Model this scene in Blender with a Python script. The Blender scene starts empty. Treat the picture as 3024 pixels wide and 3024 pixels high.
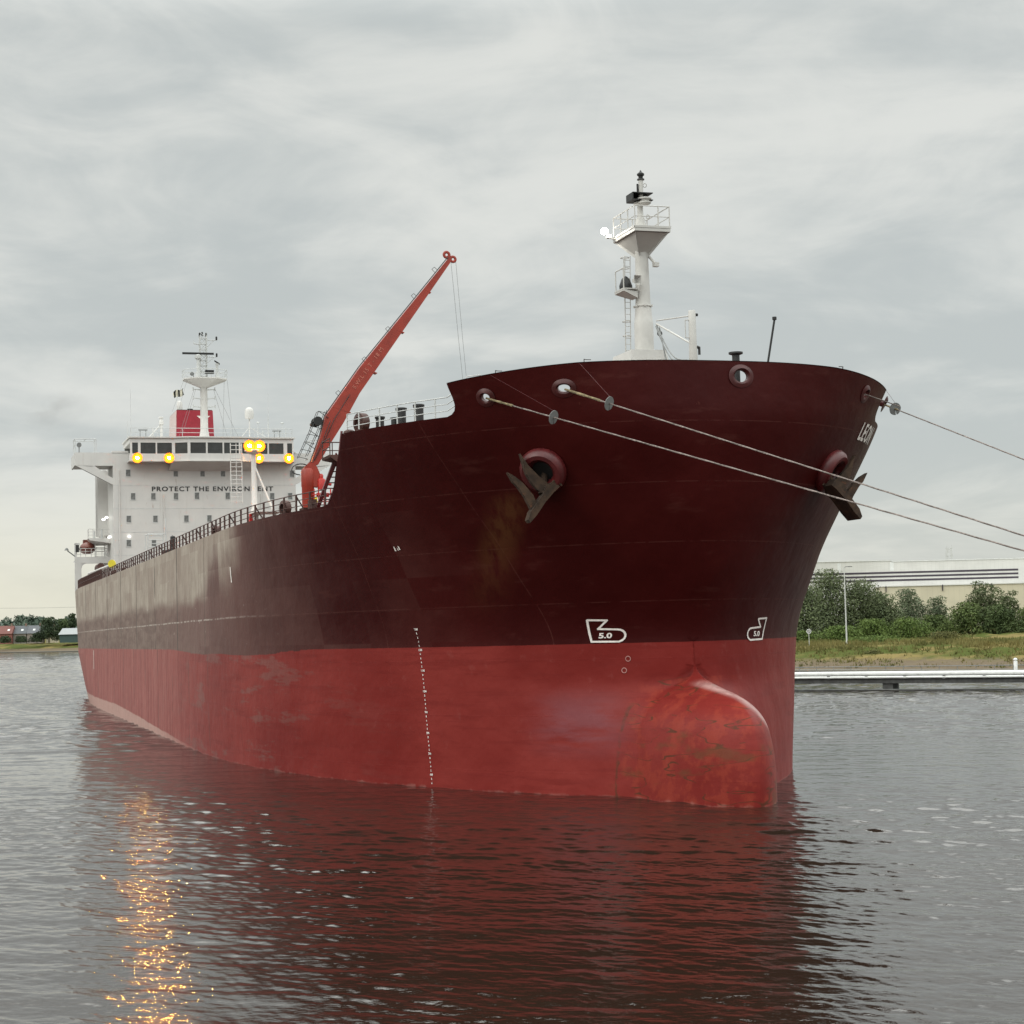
import bpy, bmesh, math, random
import numpy as np
from mathutils import Vector, Matrix

random.seed(7)
rng = np.random.default_rng(11)
sc = bpy.context.scene
R = math.radians

# ------------------------------------------------------------------ camera
EYE = 7.8118
cd = bpy.data.cameras.new("camera")
cam = bpy.data.objects.new("camera", cd)
sc.collection.objects.link(cam)
cd.sensor_width = 36.0
cd.lens = 5405.69 / 3024 * 36.0
cd.clip_start = 0.5
cd.clip_end = 12000
cam.matrix_world = Matrix.Translation((0, 0, EYE)) @ Matrix.Rotation(R(90 + 3.4685), 4, 'X') @ Matrix.Rotation(R(-1.43), 4, 'Z')
sc.camera = cam

# ------------------------------------------------------------------ sky
SUN_AZ = R(-118)      # compass style: clockwise from +Y
SUN_EL = R(30)
world = bpy.data.worlds.new("World")
sc.world = world
world.use_nodes = True
wt = world.node_tree
wt.nodes.clear()


def N(tree, typ, **kw):
    n = tree.nodes.new(typ)
    for k, v in kw.items():
        setattr(n, k, v)
    return n


def setin(tree, n, i, v):
    if v is None:
        return
    if isinstance(v, (int, float)):
        s = n.inputs[i]
        s.default_value = v if s.type in ('VALUE', 'INT') else ((v, v, v, 1) if s.type == 'RGBA' else (v, v, v))
    elif isinstance(v, (tuple, list)):
        s = n.inputs[i]
        s.default_value = (*v, 1) if (s.type == 'RGBA' and len(v) == 3) else v
    else:
        tree.links.new(v, n.inputs[i])


def M_(tree, op, a, b=None, c=None, clamp=False):
    n = N(tree, 'ShaderNodeMath', operation=op, use_clamp=clamp)
    for i, v in enumerate((a, b, c)):
        setin(tree, n, i, v)
    return n.outputs[0]


def MIX(tree, f, a, b):
    n = N(tree, 'ShaderNodeMix', data_type='RGBA')
    setin(tree, n, 0, f)
    setin(tree, n, 6, a)
    setin(tree, n, 7, b)
    return n.outputs[2]


def MAPR(tree, v, a, b, c=0.0, d=1.0, smooth=True):
    n = N(tree, 'ShaderNodeMapRange')
    n.interpolation_type = 'SMOOTHSTEP' if smooth else 'LINEAR'
    n.clamp = True
    for i, x in enumerate((v, a, b, c, d)):
        setin(tree, n, i, x)
    return n.outputs[0]


def COMB(tree, x, y, z):
    n = N(tree, 'ShaderNodeCombineXYZ')
    for i, v in enumerate((x, y, z)):
        setin(tree, n, i, v)
    return n.outputs[0]


def NOISE(tree, vec, scale, detail=4.0, rough=0.5, dist=0.0):
    n = N(tree, 'ShaderNodeTexNoise')
    tree.links.new(vec, n.inputs['Vector'])
    n.inputs['Scale'].default_value = scale
    n.inputs['Detail'].default_value = detail
    n.inputs['Roughness'].default_value = rough
    n.inputs['Distortion'].default_value = dist
    return n.outputs['Fac']


tc = N(wt, 'ShaderNodeTexCoord')
sep = N(wt, 'ShaderNodeSeparateXYZ')
wt.links.new(tc.outputs['Generated'], sep.inputs[0])
dx, dy, dz = sep.outputs
den = M_(wt, 'ADD', M_(wt, 'ABSOLUTE', dz), 0.16)
px = M_(wt, 'DIVIDE', dx, den)
py = M_(wt, 'DIVIDE', dy, den)
v1 = COMB(wt, px, M_(wt, 'MULTIPLY', py, 1.15), M_(wt, 'MULTIPLY', px, 0.1))
n1 = NOISE(wt, v1, 1.05, 7, 0.56, 0.5)
v2 = COMB(wt, M_(wt, 'ADD', px, 7.3), M_(wt, 'MULTIPLY', py, 0.8), 3.0)
n2 = NOISE(wt, v2, 0.55, 5, 0.5, 0.3)
nn = M_(wt, 'ADD', M_(wt, 'MULTIPLY', n1, 0.62), M_(wt, 'MULTIPLY', n2, 0.38))
n3 = NOISE(wt, COMB(wt, M_(wt, 'MULTIPLY', dx, 9.0), M_(wt, 'MULTIPLY', dz, 21.0), M_(wt, 'MULTIPLY', dy, 3.0)), 1.0, 6, 0.58, 0.7)
nn = M_(wt, 'ADD', nn, M_(wt, 'MULTIPLY', M_(wt, 'SUBTRACT', n3, 0.5), 0.30))
ncl = MAPR(wt, nn, 0.40, 0.61)
cool = (0.545, 0.580, 0.570)
warm = (0.765, 0.775, 0.735)
cloud = MIX(wt, ncl, cool, warm)
# brighter, creamier light low on the left where the evening sun sits behind cloud
low = MAPR(wt, dz, 0.10, 0.0)
left = MAPR(wt, dx, 0.12, -0.30)
cloud = MIX(wt, M_(wt, 'MULTIPLY', low, M_(wt, 'ADD', M_(wt, 'MULTIPLY', left, 0.6), 0.22)), cloud, (0.88, 0.85, 0.69))
zen = M_(wt, 'MULTIPLY', MAPR(wt, dz, 0.31, 0.46, 1.0, 3.7), MAPR(wt, dz, 0.5, 0.95, 1.0, 1.0))
back = MAPR(wt, dy, 0.3, -0.7, 1.0, 1.1)
gain = M_(wt, 'MULTIPLY', M_(wt, 'MULTIPLY', zen, back), 10.0)
vm = N(wt, 'ShaderNodeVectorMath', operation='SCALE')
wt.links.new(cloud, vm.inputs[0])
wt.links.new(gain, vm.inputs['Scale'])
sky = N(wt, 'ShaderNodeTexSky')
sky.sky_type = 'NISHITA'
sky.sun_disc = False
sky.sun_elevation = SUN_EL
sky.sun_rotation = SUN_AZ
skymix = MIX(wt, 0.93, sky.outputs[0], vm.outputs[0])
bg = N(wt, 'ShaderNodeBackground')
bg.inputs['Strength'].default_value = 0.1
wt.links.new(skymix, bg.inputs['Color'])
wo = N(wt, 'ShaderNodeOutputWorld')
wt.links.new(bg.outputs[0], wo.inputs['Surface'])

sd = bpy.data.lights.new("sun", 'SUN')
sd.energy = 0.5
sd.angle = R(18)
sd.color = (1.0, 0.93, 0.83)
sun = bpy.data.objects.new("sun", sd)
sc.collection.objects.link(sun)
sun.rotation_euler = Vector((math.sin(SUN_AZ) * math.cos(SUN_EL), math.cos(SUN_AZ) * math.cos(SUN_EL), math.sin(SUN_EL))).to_track_quat('Z', 'Y').to_euler()

sc.view_settings.view_transform = 'Standard'
sc.view_settings.look = 'None'
sc.view_settings.exposure = 0.0
sc.view_settings.gamma = 1.0
sc.cycles.use_denoising = True
sc.cycles.sample_clamp_indirect = 60
sc.cycles.max_bounces = 6
sc.cycles.caustics_reflective = True


# ------------------------------------------------------------------ materials
def newmat(name):
    m = bpy.data.materials.new(name)
    m.use_nodes = True
    t = m.node_tree
    b = t.nodes['Principled BSDF']
    return m, t, b


def mat(name, col, rough=0.5, metal=0.0, var=0.18, scale=2.0, bump=0.0, rust=0.0):
    m, t, b = newmat(name)
    c = N(t, 'ShaderNodeTexCoord').outputs['Object']
    n = NOISE(t, c, scale, 5, 0.6)
    f = MAPR(t, n, 0.3, 0.7)
    dark = tuple(x * (1 - var) for x in col)
    lite = tuple(min(1, x * (1 + var)) for x in col)
    out = MIX(t, f, dark, lite)
    if rust > 0:
        n2 = NOISE(t, c, scale * 1.7, 6, 0.65)
        out = MIX(t, MAPR(t, n2, 0.62 - 0.1 * rust, 0.72, 0, rust), out, (0.16, 0.06, 0.025))
    t.links.new(out, b.inputs['Base Color'])
    b.inputs['Roughness'].default_value = rough
    b.inputs['Metallic'].default_value = metal
    if bump:
        bn = N(t, 'ShaderNodeBump')
        bn.inputs['Strength'].default_value = bump
        t.links.new(n, bn.inputs['Height'])
        t.links.new(bn.outputs[0], b.inputs['Normal'])
    return m


def emit(name, col, strength):
    m, t, b = newmat(name)
    c = N(t, 'ShaderNodeTexCoord').outputs['Object']
    n = NOISE(t, c, 3, 2)
    t.links.new(MIX(t, n, tuple(x * .95 for x in col), col), b.inputs['Emission Color'])
    b.inputs['Base Color'].default_value = (*col, 1)
    b.inputs['Emission Strength'].default_value = strength
    return m


MT = {}
MT['white'] = mat('white_paint', (0.58, 0.568, 0.545), 0.5, var=0.05, scale=0.6)
MT['white_mast'] = mat('mast_white_paint', (0.48, 0.47, 0.445), 0.45, var=0.07, scale=1.5)
MT['pale'] = mat('pale_rail_paint', (0.50, 0.51, 0.50), 0.5, var=0.1)
MT['brown'] = mat('oxide_brown_paint', (0.06, 0.022, 0.016), 0.6, var=0.3, rust=0.5)
MT['maroon'] = mat('maroon_paint', (0.050, 0.0035, 0.0032), 0.45, var=0.15)
MT['lip'] = mat('hawse_lip_paint', (0.085, 0.010, 0.011), 0.4, var=0.2)
MT['dark'] = mat('dark_metal', (0.018, 0.018, 0.018), 0.5, var=0.2)
MT['black'] = mat('black_paint', (0.006, 0.006, 0.006), 0.5, var=0.2)
MT['orange'] = mat('crane_orange', (0.27, 0.024, 0.010), 0.45, var=0.15, scale=1.0, rust=0.15)
MT['redpaint'] = mat('red_gear_paint', (0.42, 0.02, 0.015), 0.45, var=0.2)
MT['funnel'] = mat('funnel_red', (0.27, 0.008, 0.022), 0.45, var=0.08)
MT['letters'] = mat('black_lettering', (0.03, 0.03, 0.03), 0.5, var=0.1)
MT['mark'] = mat('white_hull_marking', (0.80, 0.74, 0.70), 0.5, var=0.12, scale=6)
MT['scuffed'] = mat('scuffed_marking', (0.42, 0.20, 0.18), 0.6, var=0.2, scale=6)
MT['steel'] = mat('worn_grey_steel', (0.17, 0.175, 0.172), 0.45, var=0.15)
MT['anchor'] = mat('weathered_anchor_steel', (0.040, 0.022, 0.012), 0.9, var=0.5, scale=2.5, bump=0.3, rust=0.5)
MT['rope'] = mat('mooring_rope', (0.20, 0.165, 0.15), 0.85, var=0.4, scale=9)
MT['ropecover'] = mat('rope_chafe_sleeve', (0.20, 0.16, 0.09), 0.9, var=0.4, scale=6)
MT['yellow'] = mat('yellow_paint', (0.62, 0.52, 0.03), 0.5, var=0.1)
MT['boat'] = mat('lifeboat_shell', (0.15, 0.035, 0.02), 0.5, var=0.2)
MT['glass'] = mat('dark_window_glass', (0.035, 0.038, 0.038), 0.12, var=0.2)
MT['port'] = mat('cabin_window_glass', (0.14, 0.145, 0.14), 0.2, var=0.25)
MT['concrete'] = mat('jetty_concrete', (0.20, 0.20, 0.19), 0.8, var=0.25, bump=0.2)
MT['pipewhite'] = mat('jetty_white_pipe', (0.66, 0.67, 0.66), 0.4, var=0.08)
MT['darkgrey'] = mat('jetty_girder', (0.06, 0.062, 0.06), 0.7, var=0.3)  # even dark grey for girders, piles, beams and the sign symbol
MT['lampon'] = emit('sodium_lamp_glow', (1.0, 0.36, 0.06), 2800)
MT['lamphalo'] = emit('sodium_halo_glow', (1.0, 0.25, 0.008), 1.5)  # emissive ring colour imitating the orange halo around the lamps
MT['lampwhite'] = emit('white_lamp_glow', (1.0, 0.97, 0.88), 60)
MT['lampsmall'] = emit('deck_lamp_glow', (1.0, 0.98, 0.92), 5)


# ------------------------------------------------------------------ mesh helpers
class MB:
    def __init__(s):
        s.v = []
        s.f = []

    def add(s, verts, faces):
        o = len(s.v)
        s.v += [tuple(map(float, p)) for p in verts]
        s.f += [tuple(i + o for i in f) for f in faces]
        return s

    def box(s, a, b):
        x0, y0, z0 = a
        x1, y1, z1 = b
        return s.hexa([(x0, y0, z0), (x1, y0, z0), (x1, y1, z0), (x0, y1, z0), (x0, y0, z1), (x1, y0, z1), (x1, y1, z1), (x0, y1, z1)])

    def hexa(s, p):
        return s.add(p, [(0, 3, 2, 1), (4, 5, 6, 7), (0, 1, 5, 4), (1, 2, 6, 5), (2, 3, 7, 6), (3, 0, 4, 7)])

    def tube(s, a, b, r, r2=None, n=8, caps=True):
        a = Vector(a)
        b = Vector(b)
        r2 = r if r2 is None else r2
        d = (b - a).normalized()
        u = d.orthogonal().normalized()
        w = d.cross(u)
        vs = []
        for c, q in ((a, r), (b, r2)):
            for i in range(n):
                t = 2 * math.pi * i / n
                vs.append(c + (u * math.cos(t) + w * math.sin(t)) * q)
        fs = [(i, (i + 1) % n, n + (i + 1) % n, n + i) for i in range(n)]
        if caps:
            fs += [tuple(range(n))[::-1], tuple(range(n, 2 * n))]
        return s.add(vs, fs)

    def path(s, pts, r, n=6):
        for a, b in zip(pts[:-1], pts[1:]):
            if (Vector(a) - Vector(b)).length > 1e-5:
                s.tube(a, b, r, n=n)
        return s

    def lathe(s, c, prof, n=16, axis=(0, 0, 1)):
        ax = Vector(axis).normalized()
        u = ax.orthogonal().normalized()
        w = ax.cross(u)
        c = Vector(c)
        vs = []
        for r, h in prof:
            for i in range(n):
                t = 2 * math.pi * i / n
                vs.append(c + ax * h + (u * math.cos(t) + w * math.sin(t)) * max(r, 1e-4))
        fs = []
        for k in range(len(prof) - 1):
            for i in range(n):
                j = (i + 1) % n
                fs.append((k * n + i, k * n + j, (k + 1) * n + j, (k + 1) * n + i))
        fs.append(tuple(range(n))[::-1])
        fs.append(tuple((len(prof) - 1) * n + i for i in range(n)))
        return s.add(vs, fs)

    def torus(s, c, axis, R_, r, n=20, m=8, flat=1.0):
        ax = Vector(axis).normalized()
        u = ax.orthogonal().normalized()
        w = ax.cross(u)
        c = Vector(c)
        vs = []
        for i in range(n):
            t = 2 * math.pi * i / n
            d = u * math.cos(t) + w * math.sin(t)
            for k in range(m):
                q = 2 * math.pi * k / m
                vs.append(c + d * (R_ + r * math.cos(q)) + ax * r * flat * math.sin(q))
        fs = [(i * m + k, ((i + 1) % n) * m + k, ((i + 1) % n) * m + (k + 1) % m, i * m + (k + 1) % m) for i in range(n) for k in range(m)]
        return s.add(vs, fs)

    def prism(s, poly, off):
        """poly: list of 3D points in a plane; off: extrusion vector"""
        n = len(poly)
        o = Vector(off)
        vs = [Vector(p) for p in poly] + [Vector(p) + o for p in poly]
        fs = [tuple(range(n))[::-1], tuple(range(n, 2 * n))] + [(i, (i + 1) % n, n + (i + 1) % n, n + i) for i in range(n)]
        return s.add(vs, fs)

    def build(s, name, m, parent=None, smooth=False):
        me = bpy.data.meshes.new(name)
        me.from_pydata(s.v, [], s.f)
        bm = bmesh.new()
        bm.from_mesh(me)
        bmesh.ops.recalc_face_normals(bm, faces=bm.faces)
        bm.to_mesh(me)
        bm.free()
        if smooth:
            for p in me.polygons:
                p.use_smooth = True
            try:
                me.set_sharp_from_angle(angle=R(40))
            except Exception:
                pass
        return link(name, me, m, parent)


def link(name, me, m=None, parent=None):
    o = bpy.data.objects.new(name, me)
    sc.collection.objects.link(o)
    if m is not None and not me.materials:
        me.materials.append(m)
    if parent is not None:
        o.parent = parent
    return o


def share(name, me, loc, parent, rot=None):
    o = bpy.data.objects.new(name, me)
    sc.collection.objects.link(o)
    o.location = loc
    if rot:
        o.rotation_euler = rot
    o.parent = parent
    return o


def empty(name, loc=(0, 0, 0), parent=None):
    o = bpy.data.objects.new(name, None)
    sc.collection.objects.link(o)
    o.location = loc
    if parent is not None:
        o.parent = parent
    return o


def tag(o, label=None, cat=None, group=None, kind=None):
    if label:
        o['label'] = label
    if cat:
        o['category'] = cat
    if group:
        o['group'] = group
    if kind:
        o['kind'] = kind
    return o


def text_mesh(body, spacing=1.0, bold=0.0):
    """-> verts (n,2) normalised so cap height = 1 and x starts at 0; faces"""
    cu = bpy.data.curves.new('lettering', 'FONT')
    cu.body = body
    cu.size = 1.0
    cu.space_character = spacing
    cu.offset = bold
    cu.resolution_u = 3
    o = bpy.data.objects.new('lettering', cu)
    sc.collection.objects.link(o)
    dg = bpy.context.evaluated_depsgraph_get()
    me = bpy.data.meshes.new_from_object(o.evaluated_get(dg))
    bpy.data.objects.remove(o)
    bpy.data.curves.remove(cu)
    v = np.array([p.co[:2] for p in me.vertices])
    f = [tuple(p.vertices) for p in me.polygons]
    bpy.data.meshes.remove(me)
    v[:, 0] -= v[:, 0].min()
    v[:, 1] -= v[:, 1].min()
    v /= v[:, 1].max()
    return v, f


# ------------------------------------------------------------------ ship frame (s aft of stem, t to starboard, z above keel)
YAW = R(17.5759)
TAU = 0.0048
ca, sa = math.cos(YAW), math.sin(YAW)
es = Vector((-sa, ca, -TAU)).normalized()
et = Vector((-ca, -sa, 0))
ez = es.cross(et).normalized()
SHIP = Matrix((
    (es.x, et.x, ez.x, 7.7287),
    (es.y, et.y, ez.y, 82.8784),
    (es.z, et.z, ez.z, -5.43 + TAU * 9.2),
    (0, 0, 0, 1)))
ship = empty('cargo_ship')
ship.matrix_world = SHIP
tag(ship, 'huge moored tanker with dark maroon hull, red boot topping, bulbous bow and white bridge block', 'ship')


def S2W(p):
    return SHIP @ Vector(p)


def water_z(s):
    return 5.43 + TAU * (s - 9.2)


ZK = np.array([2.0, 5.4, 9, 12.2, 16, 19, 22.4, 24.3])
S0K = np.array([-1.3, -1.146, -0.80, -0.875, -2.538, -3.789, -4.70, -4.70])
LEK = np.array([50.0, 48.5, 45.05, 44.1, 42.9, 39.2, 32.97, 28.4])
QK = np.array([0.69, 0.686, 0.683, 0.666, 0.614, 0.538, 0.450, 0.401])


def pchip(x, xk, yk):
    x = np.clip(np.asarray(x, float), xk[0], xk[-1])
    h = np.diff(xk)
    dl = np.diff(yk) / h
    m = np.zeros(len(xk))
    m[0] = dl[0]
    m[-1] = dl[-1]
    for i in range(1, len(xk) - 1):
        if dl[i - 1] * dl[i] > 0:
            w1 = 2 * h[i] + h[i - 1]
            w2 = h[i] + 2 * h[i - 1]
            m[i] = (w1 + w2) / (w1 / dl[i - 1] + w2 / dl[i])
    i = np.clip(np.searchsorted(xk, x) - 1, 0, len(xk) - 2)
    t = (x - xk[i]) / h[i]
    return ((1 + 2 * t) * (1 - t) ** 2 * yk[i] + t * (1 - t) ** 2 * h[i] * m[i] + t * t * (3 - 2 * t) * yk[i + 1] + t * t * (t - 1) * h[i] * m[i + 1])


ZA = np.array([5.0, 6.1, 8.0, 11.6, 19.3])
S1A = np.array([112.0, 117, 124, 134, 140])
KA = np.array([.00135, .00137, .0015, .00156, .00175])
STEM_K = np.array([2.0, 3.2, 4.6, 6.0, 7.2, 8.1, 8.8, 9.4, 9.8, 10.1, 10.4, 10.65, 10.95, 11.3, 12.3])
STEM_S = np.array([-6.6, -7.0, -7.3, -7.35, -7.3, -7.1, -6.75, -5.95, -4.9, -3.6, -2.35, -1.6, -1.13, -.95, -.875])
BULB_K = np.array([2.0, 4.0, 5.4, 7.0, 8.3, 9.0, 9.5, 9.9, 10.2, 10.5, 10.8, 11.2, 12.3])
BULB_W = np.array([2.9, 3.0, 2.95, 2.9, 2.75, 2.5, 2.2, 1.8, 1.4, .9, .4, .1, 0.0])


def stem(z):
    """foremost point of the hull at height z, bulb included"""
    z = np.asarray(z, float)
    return np.where(z < 12.3, pchip(z, STEM_K, STEM_S), pchip(z, ZK, S0K))


def half(s, z):
    s, z = np.broadcast_arrays(np.asarray(s, float), np.asarray(z, float))
    s0 = pchip(z, ZK, S0K)
    u = np.clip((s - s0) / pchip(z, ZK, LEK), 0, 1)
    b = 16.1 * (1 - (1 - u) ** 2.6) ** pchip(z, ZK, QK)
    # a rounded stem instead of a knife edge
    r = .45
    b = np.sqrt(b * b + 2 * r * b) - r * b / (b + .8)
    # bulb, faired into the entrance
    W = np.where(z < 12.3, pchip(z, BULB_K, BULB_W), 0)
    sb = stem(z)
    ub = np.clip((s - sb) / 8.2, 0, 1)
    bb = 1.04 * W * (1 - (1 - ub) ** 1.9) ** 0.66 * (1 - np.clip((s - 2) / 14, 0, 1))
    b = (b ** 2.6 + np.clip(bb, 0, None) ** 2.6) ** (1 / 2.6)
    # run aft
    ds = np.clip(s - np.interp(z, ZA, S1A), 0, None)
    b = b - np.interp(z, ZA, KA) * ds * ds
    return np.clip(b, 0, 16.1)


def s_of(t, z):
    lo = float(stem(z))
    hi = 45.0
    for _ in range(50):
        mid = (lo + hi) / 2
        if float(half(mid, z)) < abs(t):
            lo = mid
        else:
            hi = mid
    return (lo + hi) / 2


def hull_frame(s, z, side):
    e = 0.05
    P = Vector((s, side * float(half(s, z)), z))
    ds_ = Vector((2 * e, side * float(half(s + e, z) - half(s - e, z)), 0))
    dz_ = Vector((0, side * float(half(s, z + e) - half(s, z - e)), 2 * e))
    n = ds_.cross(dz_).normalized()
    if n.y * side < 0:
        n = -n
    h = Vector((0, 0, 1)).cross(n).normalized()
    return P, n, h, n.cross(h).normalized()


ZMAIN, ZFC = 19.26, 22.4


def ztop_b(s):   # main deck edge -> forecastle
    return np.interp(s, [8.1, 8.74, 9.6, 10.5, 11.3, 11.6, 12.0, 12.5, 13.1], [ZFC, 21.75, 21.1, 20.3, 19.66, 19.46, 19.34, 19.28, ZMAIN])


def ztop_c(s):   # forecastle edge -> bulwark
    return np.interp(s, [-4.8, -3.7, -2.3, -0.5, 0.35, 0.42, 0.5, 0.65, 0.85, 1.1], [24.25, 24.2, 24.05, 23.87, 23.78, 23.2, 22.85, 22.62, 22.48, ZFC])


CHOCKS = [(-0.84, 23.03, 1, .20, .17), (-3.15, 23.17, 1, .27, .16), (1.24, 23.27, -1, .2, .17), (-1.82, 23.31, -1, .2, .17)]
CENTRE_CHOCK = (s_of(1.0, 23.6), 23.6, -1, .33, .26)
CHOCKS.append(CENTRE_CHOCK)


NB, WE = 300, 1.45


def build_hull():
    nb = NB
    w = (np.arange(nb + 1) / nb) ** WE
    extra = np.concatenate([np.arange(8.15, 13.4, 0.12), np.arange(14, 46, 1.0), np.arange(48, 179, 2.5), [180.0]])
    nc = nb + 1 + len(extra)
    zA = np.concatenate([np.arange(2.5, 8.0, 0.4), np.arange(8.0, 9.6, 0.1), np.arange(9.6, 11.7, 0.05), np.arange(11.7, 12.4, 0.1), np.arange(12.45, ZMAIN - .2, 0.35), [ZMAIN]])
    rows = []

    def scol(z):
        st = float(stem(z))
        return np.concatenate([st + (8.05 - st) * w, extra])
    for z in zA:
        s = scol(z)
        rows.append((s, np.full(nc, z)))
    nB, nC = 12, 14
    sB = scol(ZFC)
    ztb = ztop_b(sB)
    for r in range(1, nB + 1):
        z = ZMAIN + (ztb - ZMAIN) * r / nB
        zz = ZMAIN + (ZFC - ZMAIN) * r / nB
        rows.append((np.concatenate([scol(zz)[:nb + 1], extra]), z))
    ztc = ztop_c(sB)
    for r in range(1, nC + 1):
        z = ZFC + (ztc - ZFC) * r / nC
        rows.append((scol(ZFC + 1.8 * r / nC), z))
    nr = len(rows)
    rA = len(zA) - 1
    verts = []
    faces = []
    for side in (1, -1):
        o = len(verts)
        for s, z in rows:
            b = half(s, z)
            b[0] = 0
            verts += [(float(a), float(side * c), float(e)) for a, c, e in zip(s, b, z)]
        for r in range(nr - 1):
            for c in range(nc - 1):
                if r >= rA and sB[c] > 13.05:
                    continue
                if r >= rA + nB and sB[c + 1] > 1.12:
                    continue
                f = (o + r * nc + c, o + r * nc + c + 1, o + (r + 1) * nc + c + 1, o + (r + 1) * nc + c)
                ctr = np.mean([verts[i] for i in f], axis=0)
                cut = False
                if r >= rA + nB - 1:
                    for (cs, cz, csd, ra, rb) in CHOCKS:
                        if csd == side or abs(cs + 4.6) < .3:
                            P = (cs, csd * float(half(cs, cz)), cz)
                            if math.dist(P[:2], ctr[:2]) / (ra + .10) < 1 and abs(P[2] - ctr[2]) / (rb + .08) < 1:
                                cut = True
                if not cut:
                    faces.append(f if side > 0 else f[::-1])
    me = bpy.data.meshes.new('hull')
    me.from_pydata(verts, [], faces)
    bm = bmesh.new()
    bm.from_mesh(me)
    bmesh.ops.remove_doubles(bm, verts=bm.verts, dist=0.002)
    bmesh.ops.recalc_face_normals(bm, faces=bm.faces)
    bm.to_mesh(me)
    bm.free()
    for p in me.polygons:
        p.use_smooth = True
    return me, sB, ztc


def hull_material():
    m, t, b = newmat('tanker_hull_paint')
    co = N(t, 'ShaderNodeTexCoord').outputs['Object']
    sp = N(t, 'ShaderNodeSeparateXYZ')
    t.links.new(co, sp.inputs[0])
    s, tt, z = sp.outputs
    nA = NOISE(t, co, 0.12, 5, 0.6)
    nB = NOISE(t, COMB(t, M_(t, 'MULTIPLY', s, 0.35), M_(t, 'MULTIPLY', tt, .35), M_(t, 'MULTIPLY', z, 1.6)), 1.0, 6, 0.62)     # horizontal scrapes
    nV = NOISE(t, COMB(t, M_(t, 'MULTIPLY', s, 2.2), M_(t, 'MULTIPLY', tt, 2.2), M_(t, 'MULTIPLY', z, 0.16)), 1.0, 6, 0.6)      # vertical run-off
    nF = NOISE(t, co, 1.3, 6, 0.65)
    # welded plates: a value per plate
    ps_ = M_(t, 'FLOOR', M_(t, 'DIVIDE', s, 4.2))
    pz_ = M_(t, 'FLOOR', M_(t, 'DIVIDE', z, 1.55))
    wn = N(t, 'ShaderNodeTexWhiteNoise', noise_dimensions='2D')
    t.links.new(COMB(t, ps_, pz_, 0), wn.inputs[0])
    plate = wn.outputs['Value']
    # ---------------- topsides
    top = MIX(t, MAPR(t, nA, .3, .7), (0.036, 0.0020, 0.0018), (0.052, 0.0045, 0.0038))
    top = MIX(t, MAPR(t, nB, .58, .72, 0, .22), top, (0.11, 0.035, 0.028))
    weld = M_(t, 'ADD', M_(t, 'LESS_THAN', M_(t, 'ABSOLUTE', M_(t, 'SUBTRACT', M_(t, 'FRACT', M_(t, 'DIVIDE', z, 2.55)), .5)), .008),
              M_(t, 'LESS_THAN', M_(t, 'ABSOLUTE', M_(t, 'SUBTRACT', M_(t, 'FRACT', M_(t, 'DIVIDE', s, 8.7)), .3)), .0025), clamp=True)
    weld = M_(t, 'MULTIPLY', weld, MAPR(t, nF, .38, .56))
    top = MIX(t, M_(t, 'MULTIPLY', weld, .30), top, (0.13, 0.045, 0.036))
    chip = MAPR(t, NOISE(t, co, 2.3, 5, .7), .70, .74)
    top = MIX(t, M_(t, 'MULTIPLY', chip, .35), top, (0.12, 0.035, 0.025))
    fz = M_(t, 'ADD', s, M_(t, 'ADD', M_(t, 'MULTIPLY', M_(t, 'SUBTRACT', plate, .5), 8.5), M_(t, 'MULTIPLY', M_(t, 'SUBTRACT', nA, .5), 22.0)))
    fade1 = MAPR(t, fz, 8, 42, smooth=False)  # aft lightening: faded paint plus grazing sky sheen put into the colour
    dull = MIX(t, nF, (0.118, 0.052, 0.044), (0.165, 0.090, 0.077))
    top = MIX(t, M_(t, 'MULTIPLY', fade1, .92), top, dull)
    fade2 = M_(t, 'MULTIPLY', MAPR(t, M_(t, 'ADD', M_(t, 'SUBTRACT', fz, 2.0), M_(t, 'MULTIPLY', M_(t, 'SUBTRACT', M_(t, 'MINIMUM', z, 19.0), 15.6), 3.0)), 31, 42), MAPR(t, s, 22, 30))
    chalk_sheen_z = MAPR(t, M_(t, 'ADD', z, M_(t, 'MULTIPLY', M_(t, 'SUBTRACT', nA, .5), 1.4)), 14.9, 15.9)
    nC = NOISE(t, co, .45, 6, .65)
    chalk = MIX(t, MAPR(t, M_(t, 'ADD', M_(t, 'MULTIPLY', nV, .45), M_(t, 'MULTIPLY', nC, .55)), .36, .64), (0.245, 0.195, 0.158), (0.385, 0.33, 0.275))  # chalked paint with the grazing sheen mixed into its tone
    chalk = MIX(t, M_(t, 'MULTIPLY', M_(t, 'GREATER_THAN', plate, .62), .35), chalk, (0.21, 0.150, 0.122))
    low_ = MIX(t, MAPR(t, nB, .35, .65), (0.125, 0.078, 0.064), (0.195, 0.140, 0.115))
    top = MIX(t, M_(t, 'MULTIPLY', MAPR(t, fz, 34, 75), .8), top, low_)
    top = MIX(t, M_(t, 'MULTIPLY', fade2, chalk_sheen_z), top, chalk)
    # run-off streaks, seams
    far_ = MAPR(t, s, 28, 55)
    top = MIX(t, M_(t, 'MULTIPLY', far_, MAPR(t, nV, .61, .68, 0, .6)), top, (0.12, 0.085, 0.065))
    fr = M_(t, 'FRACT', M_(t, 'DIVIDE', M_(t, 'ADD', s, 1.5), 13.6))
    seam = M_(t, 'MULTIPLY', M_(t, 'LESS_THAN', fr, 0.032), MAPR(t, NOISE(t, co, .7, 3), .30, .46))
    top = MIX(t, M_(t, 'MULTIPLY', M_(t, 'MULTIPLY', seam, far_), .9), top, (0.05, 0.032, 0.025))
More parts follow.
